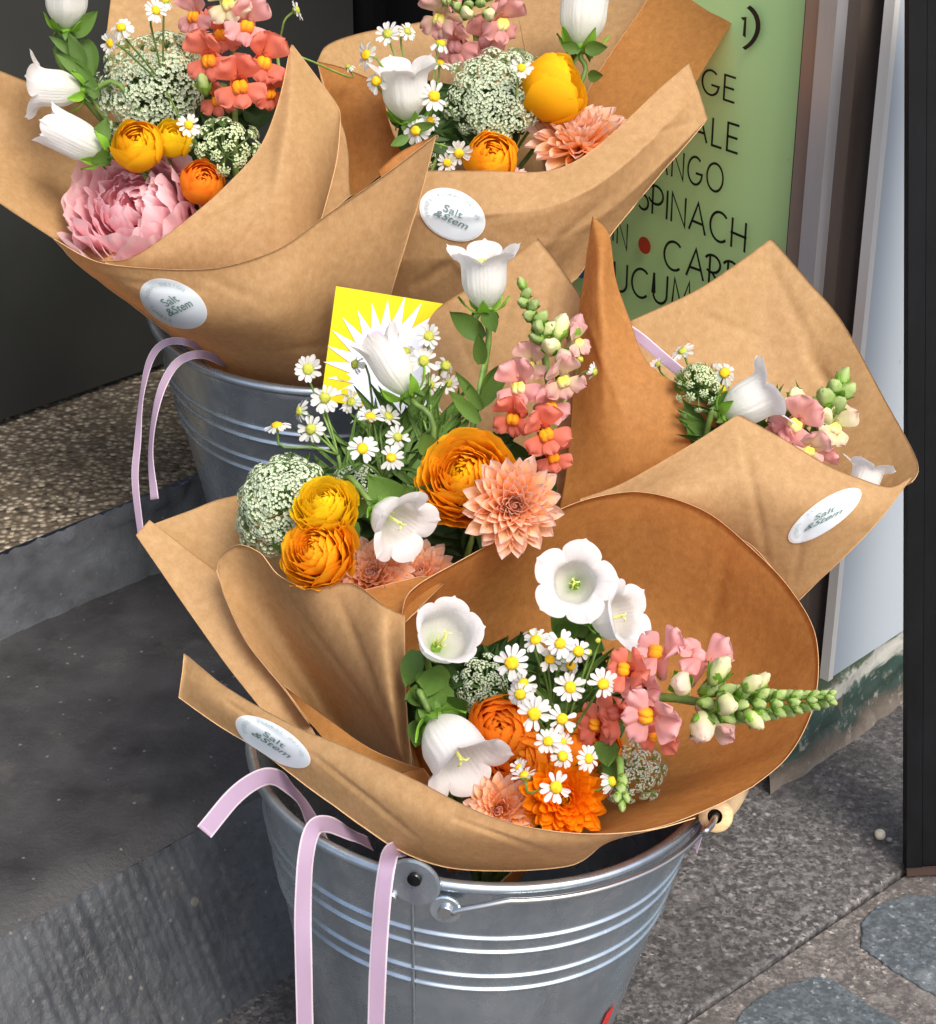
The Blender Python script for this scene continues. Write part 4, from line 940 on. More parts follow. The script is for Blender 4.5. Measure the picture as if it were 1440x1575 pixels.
def snapdragon(florets, buds, path, G, label, leaves=()):
    """florets: (px,py,d,facing,size_px,(petal mat, palate mat)) ; buds: (px,py,d,dir,size_px,mat)"""
    P = [W(*q) for q in path]; root = empty('snapdragon', Matrix.Translation(P[-1]), label, 'snapdragon', 'snapdragon spikes'); M0 = Matrix.Translation(-P[-1])
    v, f = tube(crom([tuple(q) for q in P + [P[-1].lerp(G, .5), G]], 24), lambda t: .0012 + .0016 * min(1, t * 2), 7)
    wlink('stem', mesh('stem', v, f, G_STEM), root)
    updir = (P[0] - P[-1]).normalized()
    for fl in florets:
        px, py, d, fc, s, (mp, ml) = fl; zd = cdir(fc); p = W(px, py, d); S_ = s * d / FPX
        M = M0 @ Matrix.Translation(p) @ basis(zd, updir) @ Matrix.Rotation(rnd.uniform(-.25, .25), 4, 'Z') @ Matrix.Scale(S_, 4)
        tb = cached(('tb', mp.name), lambda: mesh('floret', *tube([Vector((0, -.1, -1.3)), Vector((0, -.05, -.8)), Vector((0, 0, -.3)), Vector((0, 0, .05))], lambda t: .16 + .2 * t, 12, False), mp, True, [0.3] * 48))
        fo = link('floret', tb, root, M)
        up_m = [cached(('ul', mp.name, q), lambda q=q: petal('upper_lip', 1.15, .62, mp, 'round', -.25, .35, 9, 9, .26, q, back=1.0)) for q in range(3)]
        lo_m = [cached(('ll', mp.name, q), lambda q=q: petal('lower_lip', .95, .46, mp, 'round', -.3, .1, 8, 8, .24, q + 5, back=1.1)) for q in range(3)]
        for a in (-30, 30): link('upper_lip', rnd.choice(up_m), fo, Matrix.Rotation(R(a), 4, 'Z') @ Matrix.Translation((0, .22, -.1)) @ Matrix.Rotation(R(rnd.uniform(35, 55)), 4, 'X') @ Matrix.Rotation(R(a * .4), 4, 'Y'))
        for a in (125, 180, 235): link('lower_lip', rnd.choice(lo_m), fo, Matrix.Rotation(R(a), 4, 'Z') @ Matrix.Translation((0, .22, .1)) @ Matrix.Rotation(R(rnd.uniform(-8, 18)), 4, 'X') @ Matrix.Scale(.85 if a == 180 else 1, 4))
        pm = cached(('pal', ml.name), lambda: mesh('palate', *join([([q + Vector((x, -.16, .06)) for q in sphere(.25, .85, 1.15, .95, 12, 9, .25, x)[0]], sphere(.25)[1] if False else sphere(.25, 1, 1, 1, 12, 9)[1]) for x in (-.11, .11)]), ml, True, [min(1, max(0, .5 + (math.cos(math.pi * (k // 12) / 9)) * .3 + .5 * math.sin(math.pi * (k // 12) / 9) * math.sin(2 * math.pi * (k % 12) / 12))) for k in range(120)] * 2))
        link('palate', pm, fo)
        gc = cached('snapcal', lambda: petal('sepal', .5, .2, G_LEAF, 'leafy', .5, .2, 4, 5, .05, 4))
        for k in range(4): link('sepal', gc, fo, Matrix.Translation((0, -.1, -1.35)) @ Matrix.Rotation(1.57 * k, 4, 'Z') @ Matrix.Rotation(R(68), 4, 'X'))
    for b in buds:
        px, py, d, fc, s, mt = b; zd = cdir(fc); p = W(px, py, d); S_ = s * d / FPX
        M = M0 @ Matrix.Translation(p) @ basis(zd, updir) @ Matrix.Rotation(rnd.random() * 6, 4, 'Z') @ Matrix.Scale(S_, 4)
        def bm_():
            V, F = sphere(.5, .8, .95, 1.5, 14, 12, .3, 2)
            V = [Vector((q.x * (1 - .35 * max(0, q.z)) * (1 + .12 * math.cos(3 * math.atan2(q.y, q.x))), q.y * (1 - .3 * max(0, q.z)) * (1 + .12 * math.cos(3 * math.atan2(q.y, q.x))), q.z)) for q in V]
            return mesh('bud', V, F, mt, True, [min(1, max(0, (q.z + .6) / 1.2)) for q in V])
        bo = link('bud', cached(('bud', mt.name), bm_), root, M)
        gc = cached('budcal', lambda: petal('sepal', .95, .3, G_CALYX, 'leafy', .6, .5, 4, 5, .05, 4))
        for k in range(4): link('sepal', gc, bo, Matrix.Translation((0, 0, -.65)) @ Matrix.Rotation(1.57 * k + .4, 4, 'Z') @ Matrix.Translation((0, .2, 0)) @ Matrix.Rotation(R(52), 4, 'X'))
    for a, b, wd in leaves: leaf(root, W(*a), W(*b), wd)
    return root
def sprig(label, base, leaves, G, mat=G_LEAF, jag=0):
    B = W(*base); root = empty('foliage_sprig', Matrix.Translation(B), label, 'foliage', 'green leaf sprigs among the flowers')
    wlink('stem', mesh('stem', *tube(crom([tuple(q) for q in (B, B.lerp(G, .5), G)], 6), .0015, 6), G_STEM), root)
    for a, b, wd in leaves: leaf(root, W(*a), W(*b), wd, mat, rnd.uniform(.2, .9))
    return root

# ================================================================ BOUQUET A (top left)
G = GR
bell((101, 44, 1.50), (103, -50, 1.48), G, 'white bellflower cut by the top edge, pointing up at far left', flare=.14, wide=.85)
bell((128, 140, 1.49), (36, 132, 1.485), G, 'white bellflower lying sideways with its mouth to the left, top left bouquet', flare=.2, wide=.78, roll=20, seed=2)
bell((160, 236, 1.475), (68, 188, 1.47), G, 'half closed white bellflower just above the pink peony', flare=.0, wide=.72, cut=.5, roll=10, seed=3, style=False)
lace(222, 118, 1.49, 100, (-.1, .15, 1), G, 'large lace flower umbel at top left above the yellow ranunculus', n=46, seed=3, us=.18)
lace(352, 205, 1.455, 62, (.2, .5, .8), G, 'loose greener lace flower beneath the coral snapdragon, top left', n=18, mat=LACEG, seed=5, us=.2)
ranunculus(209, 216, 1.445, 40, (-.05, .35, 1), G, 'small yellow ranunculus touching the top of the pink peony', (P_YELLOW, P_YELLOW), closed=1, seed=3)
ranunculus(267, 205, 1.46, 30, (.1, .5, .8), G, 'closed yellow ranunculus bud behind the small yellow ranunculus', (P_YELLOWG, P_YELLOWG), closed=1, seed=4, nring=8)
ranunculus(312, 275, 1.46, 34, (.2, .3, .9), G, 'orange ranunculus half hidden beside the pink peony', (P_ORANGE2, P_ORANGE2), closed=1, seed=5)
peony(200, 308, 1.475, 104, (-.1, .25, 1), G, 'large ruffled pink peony at the front of the top left bouquet')
CO = (P_SCORAL, P_PALO); PK = (P_SPINK, P_PALO); BL = (P_SBLUSH, P_PALY); CR = (P_SCREAM, P_PALY); PY = (P_SPINK, P_PALY)
snapdragon([(300, 22, 1.48, (-.5, .1, .8), 33, PK), (380, 36, 1.46, (.3, -.1, .9), 36, (P_SPINK, P_PALO)), (350, 2, 1.455, (0, -.2, 1), 34, CR), (322, 88, 1.455, (-.35, -.1, .9), 38, CO), (405, 92, 1.46, (.5, 0, .85), 38, CO),
            (368, 128, 1.45, (.05, -.2, 1), 40, CO), (340, 50, 1.49, (-.1, .1, 1), 34, CO), (335, 150, 1.475, (-.4, -.3, .8), 30, CO), (415, 140, 1.475, (.6, -.3, .7), 30, CO)],
           [(345, 140, 1.47, (-.3, .3, 1), 24, P_BUDG), (313, 130, 1.46, (-.2, .6, .7), 26, P_BUDG)], [(350, -60, 1.5), (358, 60, 1.5), (362, 190, 1.5), (370, 300, 1.51)], G,
           'coral and orange snapdragon at the top of the top left bouquet')
feverfew([(186, 42, 20, (-.1, .2, 1), 1.44), (169, 66, 20, (-.6, -.1, .7), 1.44), (240, 16, 20, (.5, .2, .8), 1.45), (254, 0, 18, (.2, .8, .5), 1.46), (290, 192, 20, (.3, 0, .9), 1.43)], (250, 130, 1.50), G, 'feverfew spray over the large lace flower at top left')
feverfew([(457, 15, 18, (.85, .35, .2), 1.47, 1), (535, 102, 12, (-.3, .6, .5), 1.53, 1)], (425, 75, 1.49), G, 'feverfew daisy seen side on against the black door frame')
sprig('leafy bellflower stem at the far left of the top left bouquet', (140, 150, 1.50), [((110, 50, 1.5), (82, 38, 1.49), .006), ((112, 55, 1.5), (150, 16, 1.49), .007), ((118, 85, 1.5), (75, 55, 1.495), .004), ((130, 105, 1.5), (105, 50, 1.49), .006), ((140, 120, 1.5), (84, 80, 1.49), .006),
      ((150, 150, 1.49), (115, 95, 1.48), .006), ((150, 225, 1.47), (165, 180, 1.47), .007), ((170, 240, 1.47), (140, 250, 1.45), .006), ((130, 60, 1.51), (145, 120, 1.50), .008)], G)
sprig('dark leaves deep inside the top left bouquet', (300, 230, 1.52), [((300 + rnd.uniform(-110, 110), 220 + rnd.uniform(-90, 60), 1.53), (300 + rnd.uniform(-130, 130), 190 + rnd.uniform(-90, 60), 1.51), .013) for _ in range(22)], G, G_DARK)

# ================================================================ BOUQUET B (top middle)
bell(None, (620, 88, 1.485), G, 'upright white bellflower left of the large lace umbel, top middle bouquet', fc=(-.06, .9, .42), L=98, flare=.13, wide=.92, roll=18, seed=4)
bell((893, 74, 1.56), (903, -34, 1.56), G, 'white bellflower cut by the top edge above the yellow ranunculus', flare=.1, wide=.82, seed=5)
snapdragon([(678, 25, 1.54, (-.6, -.1, .7), 36, (P_SBLUSH, P_PALY)), (772, 32, 1.54, (.6, -.2, .7), 36, PY), (700, 66, 1.55, (-.3, -.3, .9), 36, (P_SPINK, P_SPINK)), (745, 60, 1.56, (.2, -.2, 1), 34, (P_SPINK, P_SPINK)), (690, 0, 1.56, (-.5, .2, .7), 30, PK), (775, 0, 1.56, (.5, .3, .7), 30, PK)],
           [(717 + dx, 14 + dy, 1.525, (dx * .02, .1, 1), 17, P_BUDG) for dx, dy in ((-30, -12), (-14, -4), (4, -6), (22, -10), (-22, -22), (0, -22), (14, -24), (36, -20))] + [(718, 20, 1.515, (0, -.2, 1), 24, P_BUD), (752, 22, 1.52, (.3, -.2, 1), 22, P_BUD)],
           [(722, -50, 1.56), (722, 10, 1.56), (727, 120, 1.57)], G, 'dusty pink snapdragon with green buds at the top middle')
lace(757, 138, 1.52, 82, (-.05, .12, 1), G, 'large lace umbel with green heart in the top middle bouquet', n=48, seed=6, dome=.22, us=.175)
lace(808, 85, 1.56, 46, (.3, .7, .6), G, 'small lace flower peeping out behind the large umbel, top middle', n=14, seed=7)
ranunculus(872, 128, 1.525, 54, (.85, .35, .35), G, 'yellow ranunculus seen from the side next to the peach dahlia', (P_YELLOW, P_YELLOW), closed=1, seed=6)
ranunculus(755, 236, 1.51, 42, (0, .3, 1), G, 'orange ranunculus tucked under the large lace umbel, top middle', (P_ORANGE, P_ORANGE), closed=1, seed=7)
dahlia(893, 212, 1.53, 82, (-.1, .75, .75), G, 'peach dahlia beside the yellow ranunculus, top middle bouquet', (P_DAHLIA, P_DAHLIA), seed=2, quill=.8)
dahlia(785, 285, 1.52, 46, (0, .7, .7), G, 'pale pink dahlia edge just showing over the kraft paper, top middle', (P_PEONY, P_PEONY), seed=3, quill=.4, rings=6)
feverfew([(563, 84, 24, (-.7, .1, .6), 1.49), (596, 52, 22, (-.2, .3, 1), 1.50, 1), (627, 48, 18, (.5, .4, .7), 1.51, 1), (579, 124, 22, (-.15, .1, 1), 1.48), (668, 148, 25, (.1, .1, 1), 1.485), (678, 66, 22, (.3, .9, .3), 1.50), (676, 96, 22, (.1, .9, .4), 1.51),
          (640, 200, 24, (-.2, 0, 1), 1.49), (706, 236, 22, (0, -.5, .8), 1.49), (662, 185, 18, (.3, .3, .8), 1.50)], (650, 215, 1.53), G, 'feverfew spray around the upright bellflower, top middle bouquet')
feverfew([(802, 104, 19, (.2, .1, 1), 1.50), (688, 250, 18, (0, -.4, .9), 1.49)], (790, 190, 1.54), G, 'feverfew daisy resting on the large lace umbel, top middle')
sprig('green leaves behind the feverfew in the top middle bouquet', (680, 220, 1.54), [((690 + rnd.uniform(-80, 120), 230 + rnd.uniform(-60, 20), 1.55), (690 + rnd.uniform(-90, 130), 170 + rnd.uniform(-60, 60), 1.53), .011) for _ in range(26)], G, G_DARK)
lace(650, 215, 1.54, 40, (-.2, .4, .8), G, 'small green lace flower below the upright bellflower, top middle', n=12, mat=LACEG, seed=9)
sprig('small leaves on the bellflower stems at the top middle', (890, 85, 1.56), [((890, 78, 1.55), (862, 66, 1.54), .005), ((900, 76, 1.55), (935, 72, 1.54), .006), ((905, 118, 1.56), (928, 115, 1.55), .005), ((630, 200, 1.49), (672, 190, 1.48), .004), ((628, 210, 1.49), (600, 225, 1.48), .004)], G)

# ================================================================ BOUQUET C (middle)
G = W(620, 1230, 1.40)
bell(None, (743, 372, 1.285), G, 'tall upright white bellflower above the middle bouquet', fc=(-.03, .93, .33), L=106, flare=.15, wide=.82, roll=10, seed=6)
bell((628, 606, 1.285), (572, 510, 1.282), G, 'white bellflower leaning left in front of the yellow card', flare=.06, wide=.62, roll=10, seed=7)
bell(None, (632, 818, 1.195), G, 'wide open white bellflower between the orange ranunculus and the dahlia', fc=(.62, -.42, .66), L=86, flare=.24, wide=1.05, roll=8, seed=8, cut=.9)
snapdragon([(798, 592, 1.275, (-.4, .1, .9), 36, PY), (865, 582, 1.265, (.2, -.2, 1), 34, BL), (888, 525, 1.285, (.5, .3, .6), 26, BL), (845, 622, 1.275, (.4, 0, .8), 34, PK), (790, 640, 1.275, (-.4, -.2, .8), 34, CO), (838, 664, 1.262, (.1, -.1, 1), 38, (P_SCORAL, P_PALO)), (850, 700, 1.28, (.3, -.3, .9), 30, CO), (815, 560, 1.295, (-.3, .3, .8), 30, (P_SBLUSH, P_PALY))],
           [(803, 437, 1.30, (-.3, .8, .3), 17, P_BUDG), (810, 452, 1.295, (.3, .5, .7), 18, P_BUDG), (806, 466, 1.295, (-.6, .3, .6), 18, P_BUDG), (820, 470, 1.29, (.3, .4, .8), 20, P_BUDG), (815, 486, 1.29, (-.5, .2, .7), 21, P_BUDG), (832, 488, 1.285, (.5, .4, .7), 22, P_BUDG), (828, 503, 1.28, (-.2, .2, 1), 24, P_BUDG), (843, 506, 1.285, (.5, .4, .6), 24, P_BUD),
            (861, 505, 1.285, (.3, .8, .4), 34, P_BUD), (848, 533, 1.275, (-.2, .2, 1), 32, P_BUD), (866, 548, 1.27, (.2, 0, 1), 28, P_SCREAM), (826, 520, 1.285, (-.6, .3, .6), 22, P_BUDG), (885, 505, 1.29, (.3, .8, .3), 32, P_SBLUSH)],
           [(800, 432, 1.305), (815, 480, 1.30), (840, 560, 1.30), (838, 700, 1.31)], G, 'snapdragon with green tip and coral base in the middle bouquet')
ranunculus(708, 726, 1.23, 71, (-.25, .3, .95), G, 'largest orange ranunculus, left of the big peach dahlia', (P_ORANGE, P_RCORE), seed=11, nring=13)
dahlia(790, 778, 1.205, 76, (.1, .0, 1), G, 'big peach dahlia facing the camera in the middle bouquet', seed=5, rings=11)
ranunculus(496, 766, 1.215, 48, (-.15, .6, .8), G, 'lemon yellow ranunculus behind the orange one, middle bouquet', (P_YELLOWG, P_YELLOWG), seed=12)
ranunculus(479, 842, 1.205, 56, (-.35, .35, .9), G, 'orange ranunculus at the left front of the middle bouquet', (P_ORANGE, P_ORANGE), seed=13, nring=12)
dahlia(572, 886, 1.238, 66, (-.1, .45, .9), G, 'peach dahlia cut off by the paper under the open bellflower', seed=6, quill=.7, mats=(P_DAHLIA, P_DAHLIA))
dahlia(646, 884, 1.252, 58, (-.05, .5, .85), G, 'peach dahlia cut off by the paper, right of the open bellflower', seed=7, quill=.7, mats=(P_DAHLIA, P_DAHLIA))
lace(392, 752, 1.24, 95, (-.62, .4, .65), G, 'big lace umbel seen side on at the left of the middle bouquet', n=50, seed=8, dome=.5, sq=.95, us=.18)
lace(545, 730, 1.29, 52, (-.1, .4, .9), G, 'small lace flower among the feverfew of the middle bouquet', n=14, seed=10, us=.22)
feverfew([(474, 568, 25, (.1, .1, 1), 1.29, 1), (426, 654, 23, (-.2, .92, .3), 1.25), (500, 612, 24, (.2, -.1, 1), 1.285, 1), (478, 660, 24, (-.1, -.1, 1), 1.275, 1), (460, 632, 20, (-.8, .2, .5), 1.28, 1)], (520, 700, 1.29), G, 'left feverfew spray of the middle bouquet, by the rear pail',)
feverfew([(558, 690, 25, (.1, .35, .9), 1.26), (570, 640, 24, (.1, .85, .5), 1.275), (602, 704, 22, (0, .4, .9), 1.27), (598, 640, 22, (.5, .5, .6), 1.29, 1), (540, 618, 20, (-.5, .2, .8), 1.30, 1), (545, 560, 20, (-.8, .1, .5), 1.31, 1), (612, 672, 20, (.2, .1, 1), 1.28, 1)], (590, 740, 1.29), G, 'centre feverfew spray under the leaning bellflower, middle bouquet')
feverfew([(660, 517, 22, (.1, .1, 1), 1.30, 1), (652, 555, 24, (0, .2, 1), 1.30, 1), (686, 562, 22, (.4, .2, .8), 1.31, 1), (662, 592, 20, (.2, 0, 1), 1.31, 1), (690, 590, 18, (.5, -.2, .8), 1.32, 1), (742, 606, 18, (-.2, .3, .8), 1.32, 1), (625, 540, 20, (.2, .7, .5), 1.31, 1)], (665, 690, 1.30), G, 'right feverfew spray beside the yellow card, middle bouquet')
feverfew([(893, 552, 14, (.3, .6, .7), 1.26, 2), (915, 572, 16, (.8, -.3, .4), 1.25, 1)], (875, 600, 1.30), G, 'feverfew sprig poking right of the snapdragon, middle bouquet')
sprig('stem leaves of the tall bellflower, middle bouquet', (744, 560, 1.31), [((744, 520, 1.30), (690, 478, 1.28), .0075), ((748, 478, 1.295), (762, 512, 1.28), .006), ((740, 560, 1.30), (736, 510, 1.28), .005), ((740, 625, 1.31), (790, 550, 1.29), .0055), ((738, 650, 1.30), (690, 600, 1.28), .005), ((742, 630, 1.31), (700, 570, 1.29), .004), ((744, 600, 1.31), (770, 560, 1.29), .004)], G)
sprig('broad green buds and leaves left of the largest orange ranunculus', (620, 800, 1.27), [((625, 800, 1.26), (565, 728, 1.25), .013), ((650, 790, 1.25), (625, 745, 1.24), .010), ((680, 780, 1.25), (640, 750, 1.24), .012), ((560, 790, 1.24), (535, 770, 1.22), .007), ((545, 800, 1.24), (520, 830, 1.22), .008), ((430, 800, 1.25), (440, 860, 1.24), .009), ((540, 760, 1.25), (520, 740, 1.23), .008), ((665, 700, 1.25), (650, 665, 1.24), .007)], G)
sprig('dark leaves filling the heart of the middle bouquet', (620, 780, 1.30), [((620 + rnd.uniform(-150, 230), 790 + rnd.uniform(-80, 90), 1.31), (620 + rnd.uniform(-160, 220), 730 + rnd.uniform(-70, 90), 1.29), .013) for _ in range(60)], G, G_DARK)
sprig('thin green leaves rising behind the feverfew, middle bouquet', (640, 700, 1.31), [((640 + rnd.uniform(-60, 60), 720 + rnd.uniform(-20, 20), 1.31), (640 + rnd.uniform(-110, 90), 630 + rnd.uniform(-50, 40), 1.30), .004) for _ in range(34)], G, G_LEAF)
sprig('fine green fronds between the side lace umbel and the yellow ranunculus', (450, 760, 1.28), [((450, 765, 1.28), (450 + 70 * math.cos(q), 750 + 60 * math.sin(q), 1.265), .0022) for q in [rnd.uniform(2.2, 6.6) for _ in range(24)]], G, G_LEAF)

sprig('fine stems and small leaves crossing among the feverfew, middle bouquet', (580, 740, 1.30), [((580 + rnd.uniform(-90, 110), 740 + rnd.uniform(-30, 30), 1.29), (560 + rnd.uniform(-120, 130), 665 + rnd.uniform(-50, 50), 1.298), rnd.choice((.0012, .002, .003))) for _ in range(34)], G, G_LEAF)
# ================================================================ BOUQUET D (front)
G = GF; BK[0] = .014
bell(None, (884, 894, 1.165), G, 'white bellflower facing the camera, highest in the front bouquet', fc=(-.05, .12, 1), L=74, flare=.34, wide=1.15, cut=.8, roll=12, seed=9)
bell(None, (978, 944, 1.175), G, 'white bellflower turned right just below the highest one, front bouquet', fc=(.76, .2, .6), L=80, flare=.22, wide=1.08, cut=.8, roll=30, seed=10)
bell(None, (694, 966, 1.14), G, 'white cup shaped bellflower at upper left of the front bouquet', fc=(.3, .42, .85), L=84, flare=.13, wide=1.25, cut=.5, roll=5, seed=11)
bell(None, (728, 1196, 1.115), G, 'big white bellflower drooping over the left paper edge, front bouquet', fc=(.5, -.68, .52), L=122, flare=.16, wide=1.0, cut=.7, roll=20, seed=12)
ranunculus(768, 1118, 1.165, 52, (-.1, .3, .95), G, 'deep orange ranunculus behind the big drooping bellflower', (P_ORANGE2, P_ORANGE2), seed=21, closed=1)
ranunculus(792, 1168, 1.165, 52, (-.2, 0, 1), G, 'deep orange ranunculus right beside the drooping bellflower mouth', (P_ORANGE2, P_ORANGE2), seed=22, closed=1)
ranunculus(905, 1150, 1.165, 58, (.2, .3, .9), G, 'orange ranunculus under the right feverfew heads, front bouquet', (P_ORANGE2, P_ORANGE), seed=23, closed=1)
dahlia(868, 1228, 1.13, 66, (0, .1, 1), G, 'bright orange strawflower at the bottom of the front bouquet', (P_STRAW, P_STRAWC), seed=24, name='strawflower', quill=.2, rings=10, cat='strawflower', pt='round', grp='strawflowers')
dahlia(768, 1246, 1.135, 56, (-.2, .1, 1), G, 'small peach dahlia at bottom left of the front bouquet', seed=25, quill=.8, rings=8)
lace(742, 1052, 1.20, 56, (-.1, .25, 1), G, 'lace flower left of the feverfew in the front bouquet', n=22, mat=LACE, seed=11)
lace(985, 1195, 1.17, 58, (.3, -.1, 1), G, 'greyish lace flower at lower right of the front bouquet', n=22, mat=LACEGREY, seed=12)
FF = [(787, 1020, 30, (-.1, .1, 1), 1.13), (824, 984, 24, (-.2, .5, .8), 1.15), (862, 990, 24, (0, .2, 1), 1.14), (890, 1002, 24, (.2, .1, 1), 1.14), (846, 1014, 22, (.1, .1, 1), 1.155), (805, 1052, 24, (-.2, -.1, 1), 1.145), (878, 1024, 20, (.2, .2, .9), 1.16), (820, 972, 20, (-.1, .8, .5), 1.165)]
feverfew(FF, (850, 1090, 1.19), G, 'upper feverfew spray of the front bouquet, under the camera facing bellflower')
feverfew([(877, 1057, 26, (0, .05, 1), 1.115), (928, 1052, 25, (.1, .1, 1), 1.12), (822, 1098, 29, (-.1, 0, 1), 1.11), (865, 1106, 25, (.1, 0, 1), 1.115), (800, 1068, 24, (-.2, .1, 1), 1.14), (905, 1003, 16, (0, .4, .9), 1.15, 2), (700 + 220, 985, 12, (0, .4, .9), 1.16, 2)], (860, 1160, 1.18), G, 'middle feverfew spray of the front bouquet with the largest daisies')
feverfew([(843, 1140, 22, (-.1, 0, 1), 1.105), (866, 1163, 23, (.2, .2, .9), 1.105), (906, 1167, 22, (.5, .1, .8), 1.11), (855, 1211, 28, (0, 0, 1), 1.085), (798, 1180, 16, (-.5, .6, .5), 1.12), (866, 1142, 18, (.3, -.1, .8), 1.12), (806, 1192, 22, (-.3, .8, .3), 1.11), (942, 1202, 24, (.8, .3, .3), 1.12)], (870, 1200, 1.17), G, 'lower feverfew spray of the front bouquet, over the orange strawflower')
BUDS = []
for k in range(15):
    t = k / 14; x = 1276 - 190 * t; y = 1073 + 6 * math.sin(t * 3) + 8 * t
    for s in (-1, 1):
        sz = 13 + 13 * t + rnd.uniform(-1, 1)
        BUDS.append((x + s * 4 + (0 if s > 0 else 8), y + s * (6 + 17 * t), 1.125 + .01 * (k % 2), (.75, -s * .5, .55), sz, P_BUDG))
    if k % 2 == 0: BUDS.append((x, y, 1.115, (.7, .0, .8), 12 + 12 * t, P_BUDG))
BUDS += [(1158, 1052, 1.105, (.5, .6, .8), 30, P_BUD), (1172, 1048, 1.115, (.6, .7, .4), 24, P_BUD), (1118, 1083, 1.10, (.3, -.1, 1), 38, P_BUD), (1160, 1107, 1.11, (.6, -.6, .5), 28, P_BUD), (1106, 1032, 1.11, (.4, .8, .5), 38, P_BUD), (1048, 1052, 1.10, (-.3, .2, 1), 40, P_SCREAM), (1080, 1118, 1.105, (0, -.6, .9), 42, P_SCREAM)]
snapdragon([(1080, 1012, 1.13, (.2, .8, .5), 42, (P_SPINK, P_SPINK)), (1015, 1005, 1.13, (-.2, .7, .6), 42, (P_SPINK, P_PALO)), (965, 1030, 1.12, (-.4, .3, .9), 36, (P_SCORAL, P_PALO)), (1000, 1100, 1.105, (-.1, -.3, 1), 44, (P_SPINK, P_PALO)), (950, 1095, 1.14, (-.5, -.2, .8), 38, (P_SCORAL, P_SCORAL)), (1090, 1120, 1.12, (.2, -.7, .6), 34, BL), (985, 1060, 1.13, (-.5, 0, .9), 34, (P_SPINK, P_SPINK)), (1010, 1130, 1.125, (0, -.7, .6), 32, CO), (920, 1115, 1.155, (-.5, -.2, .8), 34, CO)],
           BUDS, [(1285, 1072, 1.13), (1200, 1074, 1.135), (1100, 1082, 1.14), (980, 1085, 1.16)], G, 'long pink snapdragon lying to the right with a green budded tip')
sprig('dark green leaves against the left fold of the front bouquet', (665, 1100, 1.215), [((650 + rnd.uniform(-10, 50), 1050 + rnd.uniform(-40, 90), 1.215), (650 + rnd.uniform(-14, 50), 1040 + rnd.uniform(-50, 110), 1.20), .012) for _ in range(26)], G, G_DARK)
sprig('crinkled green leaves between the two left bellflowers, front bouquet', (680, 1080, 1.20), [((665, 1035, 1.17), (655, 1072, 1.15), .009), ((670, 1060, 1.17), (622, 1078, 1.13), .007), ((665, 1065, 1.16), (672, 1100, 1.14), .008), ((690, 1050, 1.18), (640, 1045, 1.15), .010), ((670, 1090, 1.17), (640, 1115, 1.14), .009), ((700, 1075, 1.18), (660, 1090, 1.15), .012), ((650, 1110, 1.16), (640, 1150, 1.14), .008), ((690, 1100, 1.18), (720, 1080, 1.16), .010), ((640, 1000, 1.18), (625, 1060, 1.16), .007)], G)
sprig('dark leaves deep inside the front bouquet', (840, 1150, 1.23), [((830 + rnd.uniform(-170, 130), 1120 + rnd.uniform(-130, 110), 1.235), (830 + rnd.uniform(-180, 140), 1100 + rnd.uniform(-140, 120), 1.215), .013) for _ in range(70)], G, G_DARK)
sprig('thin green stems and narrow leaves between the feverfew of the front bouquet', (860, 1150, 1.20), [((860 + rnd.uniform(-90, 90), 1130 + rnd.uniform(-60, 70), 1.19), (870 + rnd.uniform(-120, 120), 1050 + rnd.uniform(-60, 90), 1.165), rnd.choice((.0012, .0022, .0035))) for _ in range(40)], G, G_LEAF)
sprig('green leaves behind the camera facing bellflower', (880, 980, 1.21), [((880, 985, 1.20), (850, 935, 1.18), .008), ((890, 980, 1.20), (900, 935, 1.19), .008), ((900, 985, 1.20), (930, 1000, 1.17), .009), ((880, 985, 1.20), (860, 960, 1.18), .008), ((935, 1165, 1.15), (960, 1225, 1.13), .006), ((930, 1140, 1.15), (935, 1180, 1.13), .008)], G)
tip = snapdragon([], [(956, 1212, 1.115, (0, -.6, .9), 17, P_BUDG), (950, 1226, 1.11, (-.2, -.5, .9), 16, P_BUDG), (963, 1226, 1.11, (.3, -.5, .9), 16, P_BUDG), (957, 1240, 1.105, (0, -.8, .6), 14, P_BUDG), (958, 1200, 1.12, (.2, -.4, .9), 18, P_BUDG)], [(957, 1246, 1.115), (955, 1200, 1.13), (940, 1170, 1.15)], G, 'short green budded snapdragon tip drooping by the greyish lace flower')

# ================================================================ BOUQUET E (right)
G = W(1000, 1050, 1.44); BK[0] = .006
lace(1076, 568, 1.30, 52, (-.05, .6, .8), G, 'bushy green lace flower with white tips in the right bouquet', n=30, mat=LACEG, seed=14, dome=.9, us=.16)
sprig('fine green rays under the lace flower, right bouquet', (1090, 650, 1.33), [((1085, 640, 1.325), (1078 + 48 * math.cos(q), 600 - 45 * math.sin(q), 1.305), .0007) for q in [rnd.uniform(.6, 3.0) for _ in range(44)]], G, G_CALYX)
feverfew([(1115, 573, 23, (.05, .1, 1), 1.305), (1050, 540, 20, (-.4, .6, .5), 1.32, 1), (1110, 598, 20, (-.1, -.2, 1), 1.31), (1012, 560, 14, (-.5, .5, .5), 1.34, 1)], (1090, 640, 1.33), G, 'feverfew spray on the green lace flower, right bouquet')
bell((1112, 638, 1.30), (1203, 592, 1.295), G, 'white bellflower pointing right in the right bouquet', flare=.2, wide=.85, roll=40, seed=13)
bell((1322, 770, 1.295), (1342, 704, 1.295), G, 'white bellflower half hidden at the right corner of the right wrap', flare=.2, wide=.85, roll=15, seed=14)
